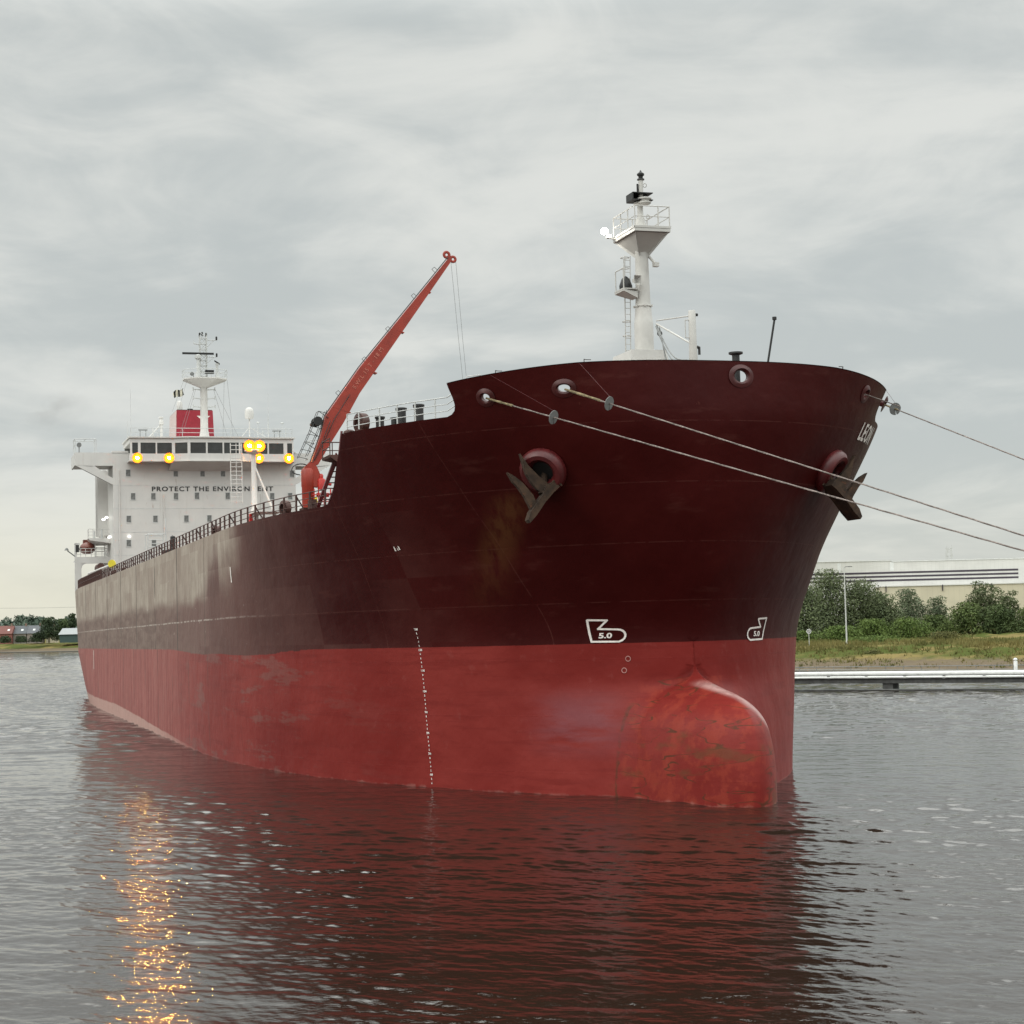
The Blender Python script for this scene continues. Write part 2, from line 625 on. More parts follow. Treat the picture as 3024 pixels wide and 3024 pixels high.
    # white scuffs along the fender line
    sc1 = M_(t, 'MULTIPLY', MAPR(t, M_(t, 'ABSOLUTE', M_(t, 'SUBTRACT', z, M_(t, 'ADD', 14.0, M_(t, 'MULTIPLY', nA, .12)))), .07, .03), MAPR(t, nF, .42, .55))
    top = MIX(t, M_(t, 'MULTIPLY', M_(t, 'MULTIPLY', sc1, MAPR(t, s, 20, 40)), .6), top, (0.5, 0.45, 0.4))
    sc2 = M_(t, 'MULTIPLY', MAPR(t, NOISE(t, COMB(t, M_(t, 'MULTIPLY', s, .7), 0.0, M_(t, 'MULTIPLY', z, 2.2)), 1.0, 4, .6), .66, .70), MAPR(t, s, 18, 40))
    top = MIX(t, M_(t, 'MULTIPLY', sc2, .5), top, (0.42, 0.36, 0.32))
    # rust run-off below the starboard anchor
    ra = M_(t, 'MULTIPLY', MAPR(t, M_(t, 'ABSOLUTE', M_(t, 'SUBTRACT', tt, 7.9)), 1.0, .1), MAPR(t, z, 13.0, 17.8))
    ra = M_(t, 'MULTIPLY', ra, MAPR(t, z, 19.2, 18.4))
    ra = M_(t, 'MULTIPLY', ra, MAPR(t, nV, .3, .6))
    top = MIX(t, M_(t, 'MULTIPLY', ra, .62), top, (0.105, 0.042, 0.015))
    # ---------------- boot topping
    red = MIX(t, MAPR(t, nA, .3, .7), (0.172, 0.0165, 0.0135), (0.225, 0.029, 0.0235))
    nH = NOISE(t, COMB(t, M_(t, 'MULTIPLY', s, .16), M_(t, 'MULTIPLY', tt, .16), M_(t, 'MULTIPLY', z, 2.6)), 1.0, 7, .68)
    red = MIX(t, MAPR(t, nH, .52, .62, 0, .45), red, (0.15, 0.014, 0.012))
    red = MIX(t, MAPR(t, nB, .50, .66, 0, .35), red, (0.155, 0.016, 0.013))
    red = MIX(t, MAPR(t, nF, .60, .72, 0, .22), red, (0.27, 0.075, 0.065))
    ar = MAPR(t, s, 34, 70)
    pinkc = MIX(t, MAPR(t, nV, .35, .65), (0.215, 0.052, 0.046), (0.34, 0.115, 0.10))
    red = MIX(t, M_(t, 'MULTIPLY', ar, .85), red, pinkc)
    red = MIX(t, M_(t, 'MULTIPLY', ar, MAPR(t, nV, .60, .70, 0, .7)), red, (0.15, 0.075, 0.06))
    gp = M_(t, 'MULTIPLY', MAPR(t, NOISE(t, COMB(t, M_(t, 'MULTIPLY', s, .10), 0.0, M_(t, 'MULTIPLY', z, .62)), 1.0, 9, .72), .53, .58), MAPR(t, M_(t, 'ABSOLUTE', M_(t, 'SUBTRACT', s, 34)), 26, 6))
    red = MIX(t, M_(t, 'MULTIPLY', gp, .42), red, (0.17, 0.095, 0.083))
    fr2 = M_(t, 'FRACT', M_(t, 'DIVIDE', M_(t, 'ADD', s, 6.0), 8.9))
    seam2 = M_(t, 'MULTIPLY', M_(t, 'LESS_THAN', fr2, 0.026), MAPR(t, NOISE(t, co, .45, 3), .42, .52))
    red = MIX(t, M_(t, 'MULTIPLY', M_(t, 'MULTIPLY', seam2, MAPR(t, s, 25, 45)), .7), red, (0.08, 0.03, 0.025))
    # bulb: scrape lines, brighter fresh coat, and sky sheen painted as pale patches
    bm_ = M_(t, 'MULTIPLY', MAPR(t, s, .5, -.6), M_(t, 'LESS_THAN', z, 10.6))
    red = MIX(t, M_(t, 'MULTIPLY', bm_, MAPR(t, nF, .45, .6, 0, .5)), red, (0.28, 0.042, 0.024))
    sl = NOISE(t, COMB(t, M_(t, 'MULTIPLY', s, .30), M_(t, 'MULTIPLY', tt, .22), M_(t, 'MULTIPLY', z, 1.5)), 1.0, 2, .4)
    sl = MAPR(t, M_(t, 'ABSOLUTE', M_(t, 'SUBTRACT', sl, .5)), .012, .004)
    red = MIX(t, M_(t, 'MULTIPLY', M_(t, 'MULTIPLY', bm_, sl), MAPR(t, nF, .40, .52, 0, .85)), red, (0.075, 0.028, 0.014))
    jn_ = MAPR(t, M_(t, 'ABSOLUTE', M_(t, 'ADD', s, M_(t, 'MULTIPLY', M_(t, 'SUBTRACT', nF, .45), .5))), .09, .03)
    jn_ = M_(t, 'MULTIPLY', jn_, M_(t, 'MULTIPLY', MAPR(t, z, 9.6, 9.2), MAPR(t, nF, .36, .52)))
    red = MIX(t, M_(t, 'MULTIPLY', jn_, .75), red, (0.075, 0.03, 0.016))
    rub = M_(t, 'MULTIPLY', M_(t, 'MULTIPLY', bm_, MAPR(t, z, 9.2, 8.6)), MAPR(t, NOISE(t, COMB(t, M_(t, 'MULTIPLY', s, .4), M_(t, 'MULTIPLY', tt, .4), M_(t, 'MULTIPLY', z, 1.1)), .8, 4, .6), .54, .66, 0, .6))
    red = MIX(t, rub, red, (0.11, 0.045, 0.02))
    lav_sheen = M_(t, 'MULTIPLY', MAPR(t, M_(t, 'ABSOLUTE', M_(t, 'SUBTRACT', tt, 4.6)), 2.2, .4), M_(t, 'MULTIPLY', MAPR(t, M_(t, 'ABSOLUTE', M_(t, 'SUBTRACT', z, 8.6)), 1.9, .3), MAPR(t, nB, .3, .6)))  # lavender flank: sky sheen painted into the red
    red = MIX(t, M_(t, 'MULTIPLY', lav_sheen, .55), red, (0.20, 0.072, 0.085))
    scuff_sheen = MAPR(t, M_(t, 'ABSOLUTE', M_(t, 'ADD', tt, M_(t, 'MULTIPLY', M_(t, 'SUBTRACT', 10.15, z), .95))), .62, .12)  # whitish port shoulder: sky sheen painted in along with scuffing
    scuff_sheen = M_(t, 'MULTIPLY', scuff_sheen, M_(t, 'MULTIPLY', M_(t, 'MULTIPLY', MAPR(t, z, 8.1, 8.8), MAPR(t, z, 10.6, 10.1)), MAPR(t, s, -1.2, -2.0)))
    red = MIX(t, M_(t, 'MULTIPLY', scuff_sheen, MAPR(t, nF, .3, .6, .35, .8)), red, (0.52, 0.34, 0.32))
    # paint boundary
    grey_low = M_(t, 'MULTIPLY', MAPR(t, M_(t, 'ADD', s, M_(t, 'MULTIPLY', M_(t, 'SUBTRACT', nF, .5), 12)), 17, 26), MAPR(t, s, 58, 40))
    edge = M_(t, 'ADD', M_(t, 'SUBTRACT', 12.17, M_(t, 'MULTIPLY', grey_low, M_(t, 'MULTIPLY', M_(t, 'ADD', .10, M_(t, 'MULTIPLY', nA, .5)), .8))),
              M_(t, 'MULTIPLY', M_(t, 'SUBTRACT', nF, .5), M_(t, 'ADD', .03, M_(t, 'MULTIPLY', far_, .12))))
    is_red = MAPR(t, M_(t, 'SUBTRACT', z, edge), .02, -.02)
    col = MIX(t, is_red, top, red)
    # pale band along the waterline, deeper towards the stern
    wz = M_(t, 'SUBTRACT', z, M_(t, 'ADD', 5.386, M_(t, 'MULTIPLY', s, TAU)))
    bandh = M_(t, 'ADD', .10, MAPR(t, s, 38, 105, 0, 1.0))
    band = MAPR(t, M_(t, 'SUBTRACT', wz, M_(t, 'ADD', bandh, M_(t, 'MULTIPLY', M_(t, 'SUBTRACT', nB, .5), .25))), .05, -.05)
    band = M_(t, 'MULTIPLY', band, M_(t, 'ADD', MAPR(t, s, 40, 70, 0, .6), MAPR(t, M_(t, 'ADD', nF, M_(t, 'MULTIPLY', wz, -1.2)),   .42, .60, 0, .14)))
    col = MIX(t, band, col, (0.52, 0.36, 0.31))
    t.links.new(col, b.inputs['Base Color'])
    t.links.new(MAPR(t, s, 12, 70, .14, .18), b.inputs['Specular IOR Level'])
    rr = M_(t, 'ADD', .42, M_(t, 'MULTIPLY', nF, .16))
    t.links.new(rr, b.inputs['Roughness'])
    bp = N(t, 'ShaderNodeBump')
    bp.inputs['Strength'].default_value = 0.24
    bp.inputs['Distance'].default_value = 0.4
    hgt = M_(t, 'ADD', M_(t, 'ADD', NOISE(t, co, 0.5, 3, .5), M_(t, 'MULTIPLY', nF, .15)), M_(t, 'MULTIPLY', weld, .12))
    t.links.new(hgt, bp.inputs['Height'])
    t.links.new(bp.outputs[0], b.inputs['Normal'])
    return m


def house_paint():
    m, t, b = newmat('accommodation_paint')
    co = N(t, 'ShaderNodeTexCoord').outputs['Object']
    sp = N(t, 'ShaderNodeSeparateXYZ')
    t.links.new(co, sp.inputs[0])
    a, c, z = sp.outputs
    st_ = NOISE(t, COMB(t, M_(t, 'MULTIPLY', a, 2.0), M_(t, 'MULTIPLY', c, 2.6), M_(t, 'MULTIPLY', z, .22)), 1.0, 5, .6)
    bl = NOISE(t, co, .5, 5, .6)
    col = MIX(t, MAPR(t, bl, .3, .7), (.535, .527, .508), (.58, .570, .546))
    col = MIX(t, MAPR(t, st_, .57, .72, 0, .25), col, (.42, .39, .35))
    col = MIX(t, MAPR(t, NOISE(t, COMB(t, M_(t, 'MULTIPLY', a, 3.0), M_(t, 'MULTIPLY', c, 3.2), M_(t, 'MULTIPLY', z, .5)), 1.0, 4, .6), .69, .75, 0, .45), col, (.26, .14, .08))
    t.links.new(col, b.inputs['Base Color'])
    b.inputs['Roughness'].default_value = .5
    return m


MT['house'] = house_paint()
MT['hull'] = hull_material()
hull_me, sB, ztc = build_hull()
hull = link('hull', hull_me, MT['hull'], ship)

# bulwark inner skin with its capping rail
mb = MB()
cols = [i for i in range(len(sB)) if sB[i] <= 0.36]
for side in (1, -1):
    prev = None
    for i in cols:
        z1 = float(ztop_c(sB[i]))
        sT = float(stem(z1)) + (8.05 - float(stem(z1))) * ((i / NB) ** WE)
        P, n, h, u = hull_frame(max(sT, float(stem(z1)) + .02), z1, side)
        if i == 0:
            P, n = Vector((float(stem(z1)), 0, z1)), Vector((-1, 0, 0))
        inn = P - Vector((n.x, n.y, 0)).normalized() * .22
        zlo = ZFC - .3
        slo = float(stem(zlo)) + (8.05 - float(stem(zlo))) * ((i / NB) ** WE)
        Pl, nl, _, _ = hull_frame(max(slo, float(stem(zlo)) + .02), zlo, side)
        if i == 0:
            Pl, nl = Vector((float(stem(zlo)), 0, zlo)), Vector((-1, 0, 0))
        low_in = Pl - Vector((nl.x, nl.y, 0)).normalized() * .26
        cur = [P + Vector((0, 0, .02)) + Vector((n.x, n.y, 0)).normalized() * .03, inn + Vector((0, 0, .02)), low_in]
        rows_ = [cur[0], cur[1]] + [cur[1].lerp(cur[2], q / 14) for q in range(1, 15)]
        if prev:
            for q in range(15):
                c_ = (rows_[q] + rows_[q + 1] + prev[q] + prev[q + 1]) / 4
                if any(math.hypot(c_.x - cs, c_.y - csd * float(half(cs, cz))) < ra + .42 and abs(c_.z - cz) < rb + .16 for (cs, cz, csd, ra, rb) in CHOCKS):
                    continue
                mb.add([prev[q], prev[q + 1], rows_[q + 1], rows_[q]], [(0, 1, 2, 3)])
        prev = rows_
mb.build('bulwark_inner_plating', MT['maroon'], ship)

# decks
for nm, z, s_from, s_to in (('main_deck', ZMAIN - .06, 8.2, 179.5), ('forecastle_deck', ZFC - .06, None, 8.12)):
    ss = np.concatenate([np.linspace(float(stem(z)) + .05 if s_from is None else s_from, 40 if s_to > 40 else s_to, 60), np.arange(42, s_to, 4) if s_to > 40 else []])
    b = half(ss, z) - .02
    vs = [(a, c, z) for a, c in zip(ss, b)] + [(a, -c, z) for a, c in zip(ss, b)]
    n = len(ss)
    mb = MB().add(vs, [(i, i + 1, n + i + 1, n + i) for i in range(n - 1)])
    mb.build(nm, MT['brown'], ship)
bv = []
for q in np.linspace(8.1, 11.8, 9):
    z = float(ztop_b(q)) - .06
    b = float(half(q, z)) - .02
    bv += [(q + .02, -b, z), (q + .02, b, z)]
MB().add(bv, [(2 * k, 2 * k + 1, 2 * k + 3, 2 * k + 2) for k in range(8)]).build('forecastle_bulkhead', MT['maroon'], ship)


# ------------------------------------------------------------------ markings on the hull
def conform_rows(rows, side, name, label=None, lift=.025):
    """rows: list of (verts3d, faces) already on the hull"""
    mb = MB()
    for v, f in rows:
        mb.add(v, f)
    o = mb.build(name, MT['mark'], ship)
    if label:
        o['label'] = label
    return o


def on_hull(s, z, side, lift=.025):
    P, n, h, u = hull_frame(s, z, side)
    return P + n * lift


def put_text(body, s0, z0, height, side, width=None, direction=-1, bold=.01, spacing=1.0, rake=0.0):
    v, f = text_mesh(body, spacing, bold)
    if width:
        v[:, 0] *= width / v[:, 0].max() / height
    out = []
    # arc length along the plating at z0 + height/2
    zz = z0 + height / 2
    ss = np.linspace(s0 - 3.2 if direction < 0 else s0, s0 if direction < 0 else s0 + 5, 500)
    bb = half(ss, zz)
    ln = np.concatenate([[0], np.cumsum(np.hypot(np.diff(ss), np.diff(bb)))])
    if direction < 0:
        ln = ln[-1] - ln
        ss, ln = ss[::-1], ln[::-1]
    for x, y in v:
        s = float(np.interp(x * height, ln, ss)) + rake * y
        out.append(on_hull(s, z0 + y * height, side))
    return out, f


for (q, z, w, h) in ((8.31, 16.92, .05, .22), (8.12, 16.90, .03, .14), (8.0, 16.95, .05, .18)):
    mm = conform_rows([([on_hull(q - w, z - h / 2, 1), on_hull(q + w, z - h / 2, 1), on_hull(q + w * .4, z + h / 2, 1), on_hull(q - w * .8, z + h / 2, 1)], [(0, 1, 2, 3)])], 1, 'scuff_mark')
for q, z in ((.32, 11.47), (.46, 10.95)):
    P, n, h, u = hull_frame(q, z, 1)
    MB().torus(P + n * .02, n, .11, .02, 16, 5, .4).build('thruster_mark', MT['scuffed'], ship)
rows = []
for k in range(6, 14):
    rows.append(put_text('%dM' % k, 9.25, k, .115, 1, direction=-1, bold=.02))
    if k < 13:
        for q in (2, 4, 6, 8):
            rows.append(put_text(str(q), 9.2, k + q / 10, .10, 1, direction=-1, bold=.03))
rows.append(put_text('8', 9.2, 5.8, .10, 1, bold=.03))
rows.append(put_text('6', 9.2, 5.6, .10, 1, bold=.03))
for r_ in rows:
    conform_rows([r_], 1, 'draft_mark')


def bulb_symbol(side, dt, dz_):
    pts = [(4.28, 13.25), (3.55, 13.22), (3.84, 12.84), (3.12, 12.80)]
    for k in range(1, 9):
        a = R(90 - k * 20)
        pts.append((3.10 - .30 * math.cos(a) * 1.0, 12.525 + .275 * math.sin(a)))
    pts += [(3.04, 12.25), (4.05, 12.27), (4.28, 13.25)]
    full = []
    for (a, b), (c, e) in zip(pts[:-1], pts[1:]):
        k = max(1, int(math.hypot(a - c, b - e) / .1))
        full += [(a + (c - a) * i / k, b + (e - b) * i / k) for i in range(k)]
    full.append(pts[-1])
    rows = []
    w = .042
    for (a, b), (c, e) in zip(full[:-1], full[1:]):
        d = Vector((c - a, e - b)).normalized()
        nn_ = Vector((-d.y, d.x)) * w
        a2, b2 = a - d.x * w * .6, b - d.y * w * .6
        c2, e2 = c + d.x * w * .6, e + d.y * w * .6
        q = []
        for (x, y) in ((a2 + nn_.x, b2 + nn_.y), (a2 - nn_.x, b2 - nn_.y), (c2 - nn_.x, e2 - nn_.y), (c2 + nn_.x, e2 + nn_.y)):
            q.append(on_hull(s_of(x + dt, y + dz_), y + dz_, side, .03))
        rows.append((q, [(0, 1, 2, 3)]))
    v, f = text_mesh('5.0', 1.0, .035)
    h = .25
    wd = .50
    v[:, 0] *= wd / v[:, 0].max()
    tv = []
    for x, y in v:
        tt = (3.80 - x) if side > 0 else (3.30 + x)
        zz = 12.41 + y * h
        tv.append(on_hull(s_of(tt + dt, zz + dz_), zz + dz_, side, .03))
    rows.append((tv, f))
    return rows


conform_rows(bulb_symbol(1, 0, 0), 1, 'bulbous_bow_mark')
conform_rows(bulb_symbol(-1, .55, -.1), -1, 'bulbous_bow_mark')
conform_rows([put_text('LEON', -0.45, 21.35, .80, -1, direction=1, bold=.02, spacing=1.12, rake=-.2)], -1, 'ship_name')
# midships ticks painted white on the starboard side
for s, z0, z1, w in ((29.75, 16.1, 17.0, .11), (124.1, 10.0, 12.0, .16)):
    q = [on_hull(s - w, z0, 1), on_hull(s + w, z0, 1), on_hull(s + w, z1, 1), on_hull(s - w, z1, 1)]
    conform_rows([(q, [(0, 1, 2, 3)])], 1, 'tug_push_mark')


# ------------------------------------------------------------------ mooring chocks, hawse pipes, anchors
def ring(P, n, h, u, r_in, r_out, bulge, hood):
    """oval casting: inner rim recessed, lip proud, outer flange on the plating"""
    mb = MB()
    N_ = 28
    prof = [(0.0, -.16), (0.0, .03), (.30, bulge), (.62, bulge * .75), (1.0, .025)]
    vs = []
    for i in range(N_):
        a = 2 * math.pi * i / N_
        ci, si = math.cos(a), math.sin(a)
        for q, hgt in prof:
            rx = r_in[0] + (r_out[0] - r_in[0]) * q
            ry = r_in[1] + (r_out[1] - r_in[1]) * q
            hh = hgt * (1 + hood * max(0, si)) if hgt > .03 else hgt
            vs.append(P + h * rx * ci + u * ry * si + n * hh)
    k = len(prof)
    fs = [(i * k + j, ((i + 1) % N_) * k + j, ((i + 1) % N_) * k + j + 1, i * k + j + 1) for i in range(N_) for j in range(k - 1)]
    return mb.add(vs, fs)


for (cs, cz, sd_, ra, rb) in CHOCKS:
    P, n, h, u = hull_frame(cs, cz, sd_)
    ring(P, n, h, u, (ra, rb), (ra + .27, rb + .25), .07, .9).build('mooring_chock', MT['maroon'], ship, True)

for sd_ in (1, -1):
    P, n, h, u = hull_frame(-1.1, 19.85, sd_)
    ax = (n * .8 + Vector((0, sd_ * .35, -.5))).normalized()
    mb = MB()
    mb.torus(P + n * .12, n, .78, .30, 30, 10, 1.2)
    mb.build('hawse_lip', MT['lip'], ship, True)
    mb = MB()
    mb.lathe(P + n * .12, [(.60, 0), (.0, .005)], 24, n)
    mb.build('hawse_dark_disc', MT['black'], ship)  # black disc painted in for the unlit depth of the pipe

    def A(t, z, s=-1.12):
        return Vector((s, sd_ * t, z))
    root = empty('anchor', (0, 0, 0), ship)
    mb = MB()       # crown
    poly = [A(7.77, 17.50), A(7.86, 17.62), A(7.74, 17.98), A(7.16, 18.72), A(7.02, 19.10), A(6.72, 19.26), A(6.57, 19.34), A(6.38, 19.06), A(6.62, 18.86), A(7.05, 18.40), A(7.45, 17.85)]
    mb.prism(poly, (-.52 if sd_ > 0 else -1.25, 0, 0))
    mb.build('crown', MT['anchor'], root)
    for poly in ([A(8.10, 20.52, -1.2), A(7.76, 20.02, -1.2), A(7.30, 19.56, -1.2), A(6.80, 19.16, -1.2), A(6.98, 18.72, -1.2), A(7.36, 18.95, -1.2), A(7.62, 19.26, -1.2), A(7.84, 19.62, -1.2), A(7.97, 20.05, -1.2)],
                 [A(8.70, 19.70, -1.2), A(8.36, 19.52, -1.2), A(8.02, 19.25, -1.2), A(7.56, 18.72, -1.2), A(7.34, 18.20, -1.2), A(7.62, 17.98, -1.2), A(7.92, 18.60, -1.2), A(8.24, 19.06, -1.2), A(8.46, 19.28, -1.2)]):
        MB().prism(poly, (-.28, 0, 0)).build('fluke', MT['anchor'], root)
    MB().tube(A(7.10, 18.75, -1.35), A(6.85, 19.75, -1.0), .19, .15).tube(A(6.85, 19.75, -1.0), P, .15, .15).build('shank', MT['anchor'], root)
    MB().path([A(6.72, 19.26, -1.6), A(6.52, 19.36, -1.65), A(6.30, 19.10, -1.65)], .05).build('lashing', MT['anchor'], root)


# ------------------------------------------------------------------ railings
def railing(name, pts, hgt, rails, m, parent, r=.025, pr=.035, posts=None, n=6):
    """pts: base line; rails run at given heights, posts are sub-parts sharing one mesh"""
    mb = MB()
    for h in rails:
        mb.path([(p[0], p[1], p[2] + h) for p in pts], r if h < hgt - .01 else r * 1.25, n)
    o = mb.build(name, m, parent)
    pm = MB().tube((0, 0, 0), (0, 0, hgt), pr, n=n)
    first = None
    for p in (posts if posts is not None else pts):
        if first is None:
            first = pm.build('post', m, o)
            first.location = p
        else:
            share('post', first.data, p, o)
    return o


fpts = [(s, float(half(s, ZFC)) - .2, ZFC - .05) for s in (1.3, 1.9, 3.0, 4.1, 5.3, 6.9, 7.9)]
railing('forecastle_railing', [(0.75, 10.0, ZFC + .35)] + fpts, .95, [.34, .64, .95], MT['pale'], ship, .022, .038, posts=fpts[1:])
ppts = [(s, -float(half(s, ZFC)) + .2, ZFC - .05) for s in (1.3, 3.0, 4.6, 6.2, 7.9)]
railing('forecastle_railing', ppts, .95, [.34, .64, .95], MT['pale'], ship, .022, .035)
sp_ = [12.75 + 1.75 * i for i in range(60)]
mpts = [(s, float(half(s, ZMAIN)) - .22, ZMAIN - .05) for s in sp_]
main_rail = railing('main_deck_railing', mpts, .92, [.32, .62, .92], MT['brown'], ship, .024, .06)
# raking stays behind some of the posts
stay = None
for q in sp_[2::4]:
    b = float(half(q, ZMAIN))
    if stay is None:
        stay = MB().tube((0, 0, .85), (.1, -.53, 0), .04).build('railing_stay', MT['brown'], main_rail)
        stay.location = (q, b - .22, ZMAIN - .05)
    else:
        share('railing_stay', stay.data, (q, b - .22, ZMAIN - .05), main_rail)
# heavier catwalk rail and pipe farther aft
ap = [(s, float(half(s, ZMAIN)) - .25, ZMAIN - .05) for s in np.arange(117, 151, 2.1)]
railing('after_deck_railing', ap, 1.15, [.15, .65, 1.15], MT['brown'], ship, .05, .10)
mb = MB().tube((112, 15.2, ZMAIN + 1.35), (141, 15.2, ZMAIN + 1.55), .16)
for s in range(114, 141, 4):
    mb.tube((s, 15.2, ZMAIN - .05), (s, 15.2, ZMAIN + 1.3), .08)
mb.build('deck_pipe', MT['white'], ship)
MB().lathe((111.9, 15.2, ZMAIN + 1.45), [(.42, -.05), (.42, .05)], 18, (-1, .6, 0)).build('pipe_end_disc', MT['yellow'], ship)
mb = MB()
mb.path([(134, 14.4, ZMAIN), (134, 14.4, ZMAIN + 2.1), (137.5, 14.4, ZMAIN + 2.1), (138.4, 14.4, ZMAIN + 1.0)], .42, 10)
mb.tube((126, 13.6, ZMAIN + 1.2), (134, 13.6, ZMAIN + 1.2), .22)
mb.build('manifold_pipe', MT['brown'], ship)


# bitts and roller fairleads
def bitt(s, t, z, h, r):
    mb = MB()
    mb.lathe((s, t, z), [(r * 1.0, 0), (r, h * .84), (r * 1.2, h * .86), (r * 1.25, h * .97), (r * 1.1, h)], 16)
    mb.box((s - r * 1.3, t - r * 1.3, z - .05), (s + r * 1.3, t + r * 1.3, z + .06))
    mb.build('mooring_bitt', MT['dark'], ship, True)


bitt(5.15, 11.7, ZFC - .05, .95, .22)
bitt(4.05, 11.15, ZFC - .05, .98, .22)
bitt(6.9, 12.3, ZFC - .05, .75, .2)
bitt(5.6, 11.9, ZFC - .05, .55, .18)


def fairlead(s, t, z, sc_=1.0):
    """closed panama fairlead standing on the deck edge: a thick oval frame with a hole"""
    root = empty('deck_fairlead', (0, 0, 0), ship)
    mb = MB()
    N_ = 22
    d = .34 * sc_
    vs = []
    ax = Vector((-.42, .91, 0)).normalized()
    hx = Vector((ax.y, -ax.x, 0))
    for side in (-1, 1):
        for ri in (0, 1):
            for i in range(N_):
                a = 2 * math.pi * i / N_
                rr = (.27, .33) if ri == 0 else (.52, .60)
                p = Vector((s, t, z + .62 * sc_)) + hx * (rr[0] * sc_ * math.cos(a)) + Vector((0, 0, rr[1] * sc_ * math.sin(a))) + ax * d * side * (1 if ri == 0 else .72)
                vs.append(p)
    g = lambda a, b, i: (a * 2 + b) * N_ + i % N_
    fs = []
    for i in range(N_):
        fs += [(g(0, 0, i), g(0, 0, i + 1), g(0, 1, i + 1), g(0, 1, i)), (g(1, 0, i), g(1, 1, i), g(1, 1, i + 1), g(1, 0, i + 1)),
               (g(0, 0, i), g(1, 0, i), g(1, 0, i + 1), g(0, 0, i + 1)), (g(0, 1, i), g(0, 1, i + 1), g(1, 1, i + 1), g(1, 1, i))]
    mb.add(vs, fs)
    mb.build('fairlead_frame', MT['brown'], root, True)
    MB().box((s - .7 * sc_, t - .4 * sc_, z - .05), (s + .7 * sc_, t + .4 * sc_, z + .12)).build('base', MT['brown'], root)


fairlead(7.3, 13.1, ZFC - .05, .78)
fairlead(18.4, 14.75, ZMAIN - .05, .66)
fairlead(38.5, 15.4, ZMAIN - .05, .6)
MB().lathe((7.95, 13.55, ZFC - .05), [(.3, 0), (.28, .15), (.16, .22), (.02, .24)], 14).build('deck_cowl', MT['brown'], ship)
MB().box((15.6, 14.0, ZMAIN - .05), (16.6, 14.35, ZMAIN + .18)).box((14.2, 13.9, ZMAIN - .05), (15.1, 14.2, ZMAIN + .5)).build('deck_box', MT['brown'], ship)
# deck clutter seen through the rails amidships
vent = None
for i in range(26):
    q = 30 + i * 3.1 + random.uniform(-.8, .8)
    t = random.uniform(12.4, 14.8)
    h = random.uniform(.45, .95)
    if vent is None:
        vent = MB().lathe((0, 0, 0), [(.16, 0), (.16, .8), (.26, .82), (.26, .9), (.05, .94)], 8).build('tank_vent_pipe', MT['brown'], ship)
        vent.location, vent.scale = (q, t, ZMAIN - .05), (1, 1, h)
    else:
        share('tank_vent_pipe', vent.data, (q, t, ZMAIN - .05), ship).scale = (1, 1, h)
mb = MB()
for t, z in ((11.6, .55), (10.9, .55), (10.2, .8), (9.6, .55)):
    mb.tube((22, t, ZMAIN + z), (112, t, ZMAIN + z), .19)
mb.build('cargo_pipes', MT['steel'], ship)
mb = MB()
mb.lathe((85, 12.4, ZMAIN - .05), [(.7, 0), (.7, .9), (1.0, .95), (1.0, 1.5), (.4, 1.55), (.22, 1.6), (.22, 2.7), (.03, 2.8)], 14)
mb.build('tank_valve', MT['dark'], ship)
root = MB()
for (a, b) in (((90, 14.0), (90, 12.4)), ((92, 14.0), (92, 12.4))):
    root.path([(a[0], a[1], ZMAIN), (a[0], a[1], ZMAIN + 3.2), (b[0], b[1], ZMAIN + 3.2), (b[0], b[1], ZMAIN)], .05)
root.tube((90, 12.4, ZMAIN), (90, 12.4, ZMAIN + 4.6), .06)
for k in range(9):
    root.tube((90, 14.0, ZMAIN + .4 + k * .32), (90, 12.6, ZMAIN + .4 + k * .32), .03)
root.build('access_ladder_frame', MT['pale'], ship)

# forecastle side landing and stair
root = empty('forecastle_stair', (0, 0, 0), ship)
MB().hexa([(12.6, 13.5, 21.74), (14.6, 13.5, 21.74), (14.6, 12.3, 21.5), (12.6, 12.3, 20.9), (12.6, 13.55, 21.86), (14.6, 13.55, 21.86), (14.6, 12.3, 21.86), (12.6, 12.3, 21.86)]).build('landing', MT['brown'], root)
railing('landing_rail', [(12.7, 13.5, 21.86), (14.5, 13.5, 21.86), (14.5, 13.0, 21.86), (14.5, 12.4, 21.86)], .82, [.4, .82], MT['brown'], root, .024, .03)
mb = MB()
for dt in (0, -.55):
    mb.hexa([(13.9, 12.8 + dt, 21.9), (14.15, 12.8 + dt, 21.9), (15.6, 13.6 + dt, 19.2), (15.35, 13.6 + dt, 19.2), (13.9, 12.92 + dt, 22.1), (14.15, 12.92 + dt, 22.1), (15.6, 13.72 + dt, 19.4), (15.35, 13.72 + dt, 19.4)])
mb.build('stringer', MT['lip'], root)
mb = MB()
for k in range(9):
    q = k / 9
    mb.box((13.95 + 1.4 * q, 12.3 + .8 * q, 21.7 - 2.45 * q), (14.2 + 1.4 * q, 12.9 + .8 * q, 21.74 - 2.45 * q))
mb.build('treads', MT['lip'], root)
MB().path([(14.0, 12.6, 23.2), (14.0, 12.75, 22.0), (15.5, 13.65, 19.3)], .07).build('handrail', MT['lip'], root)

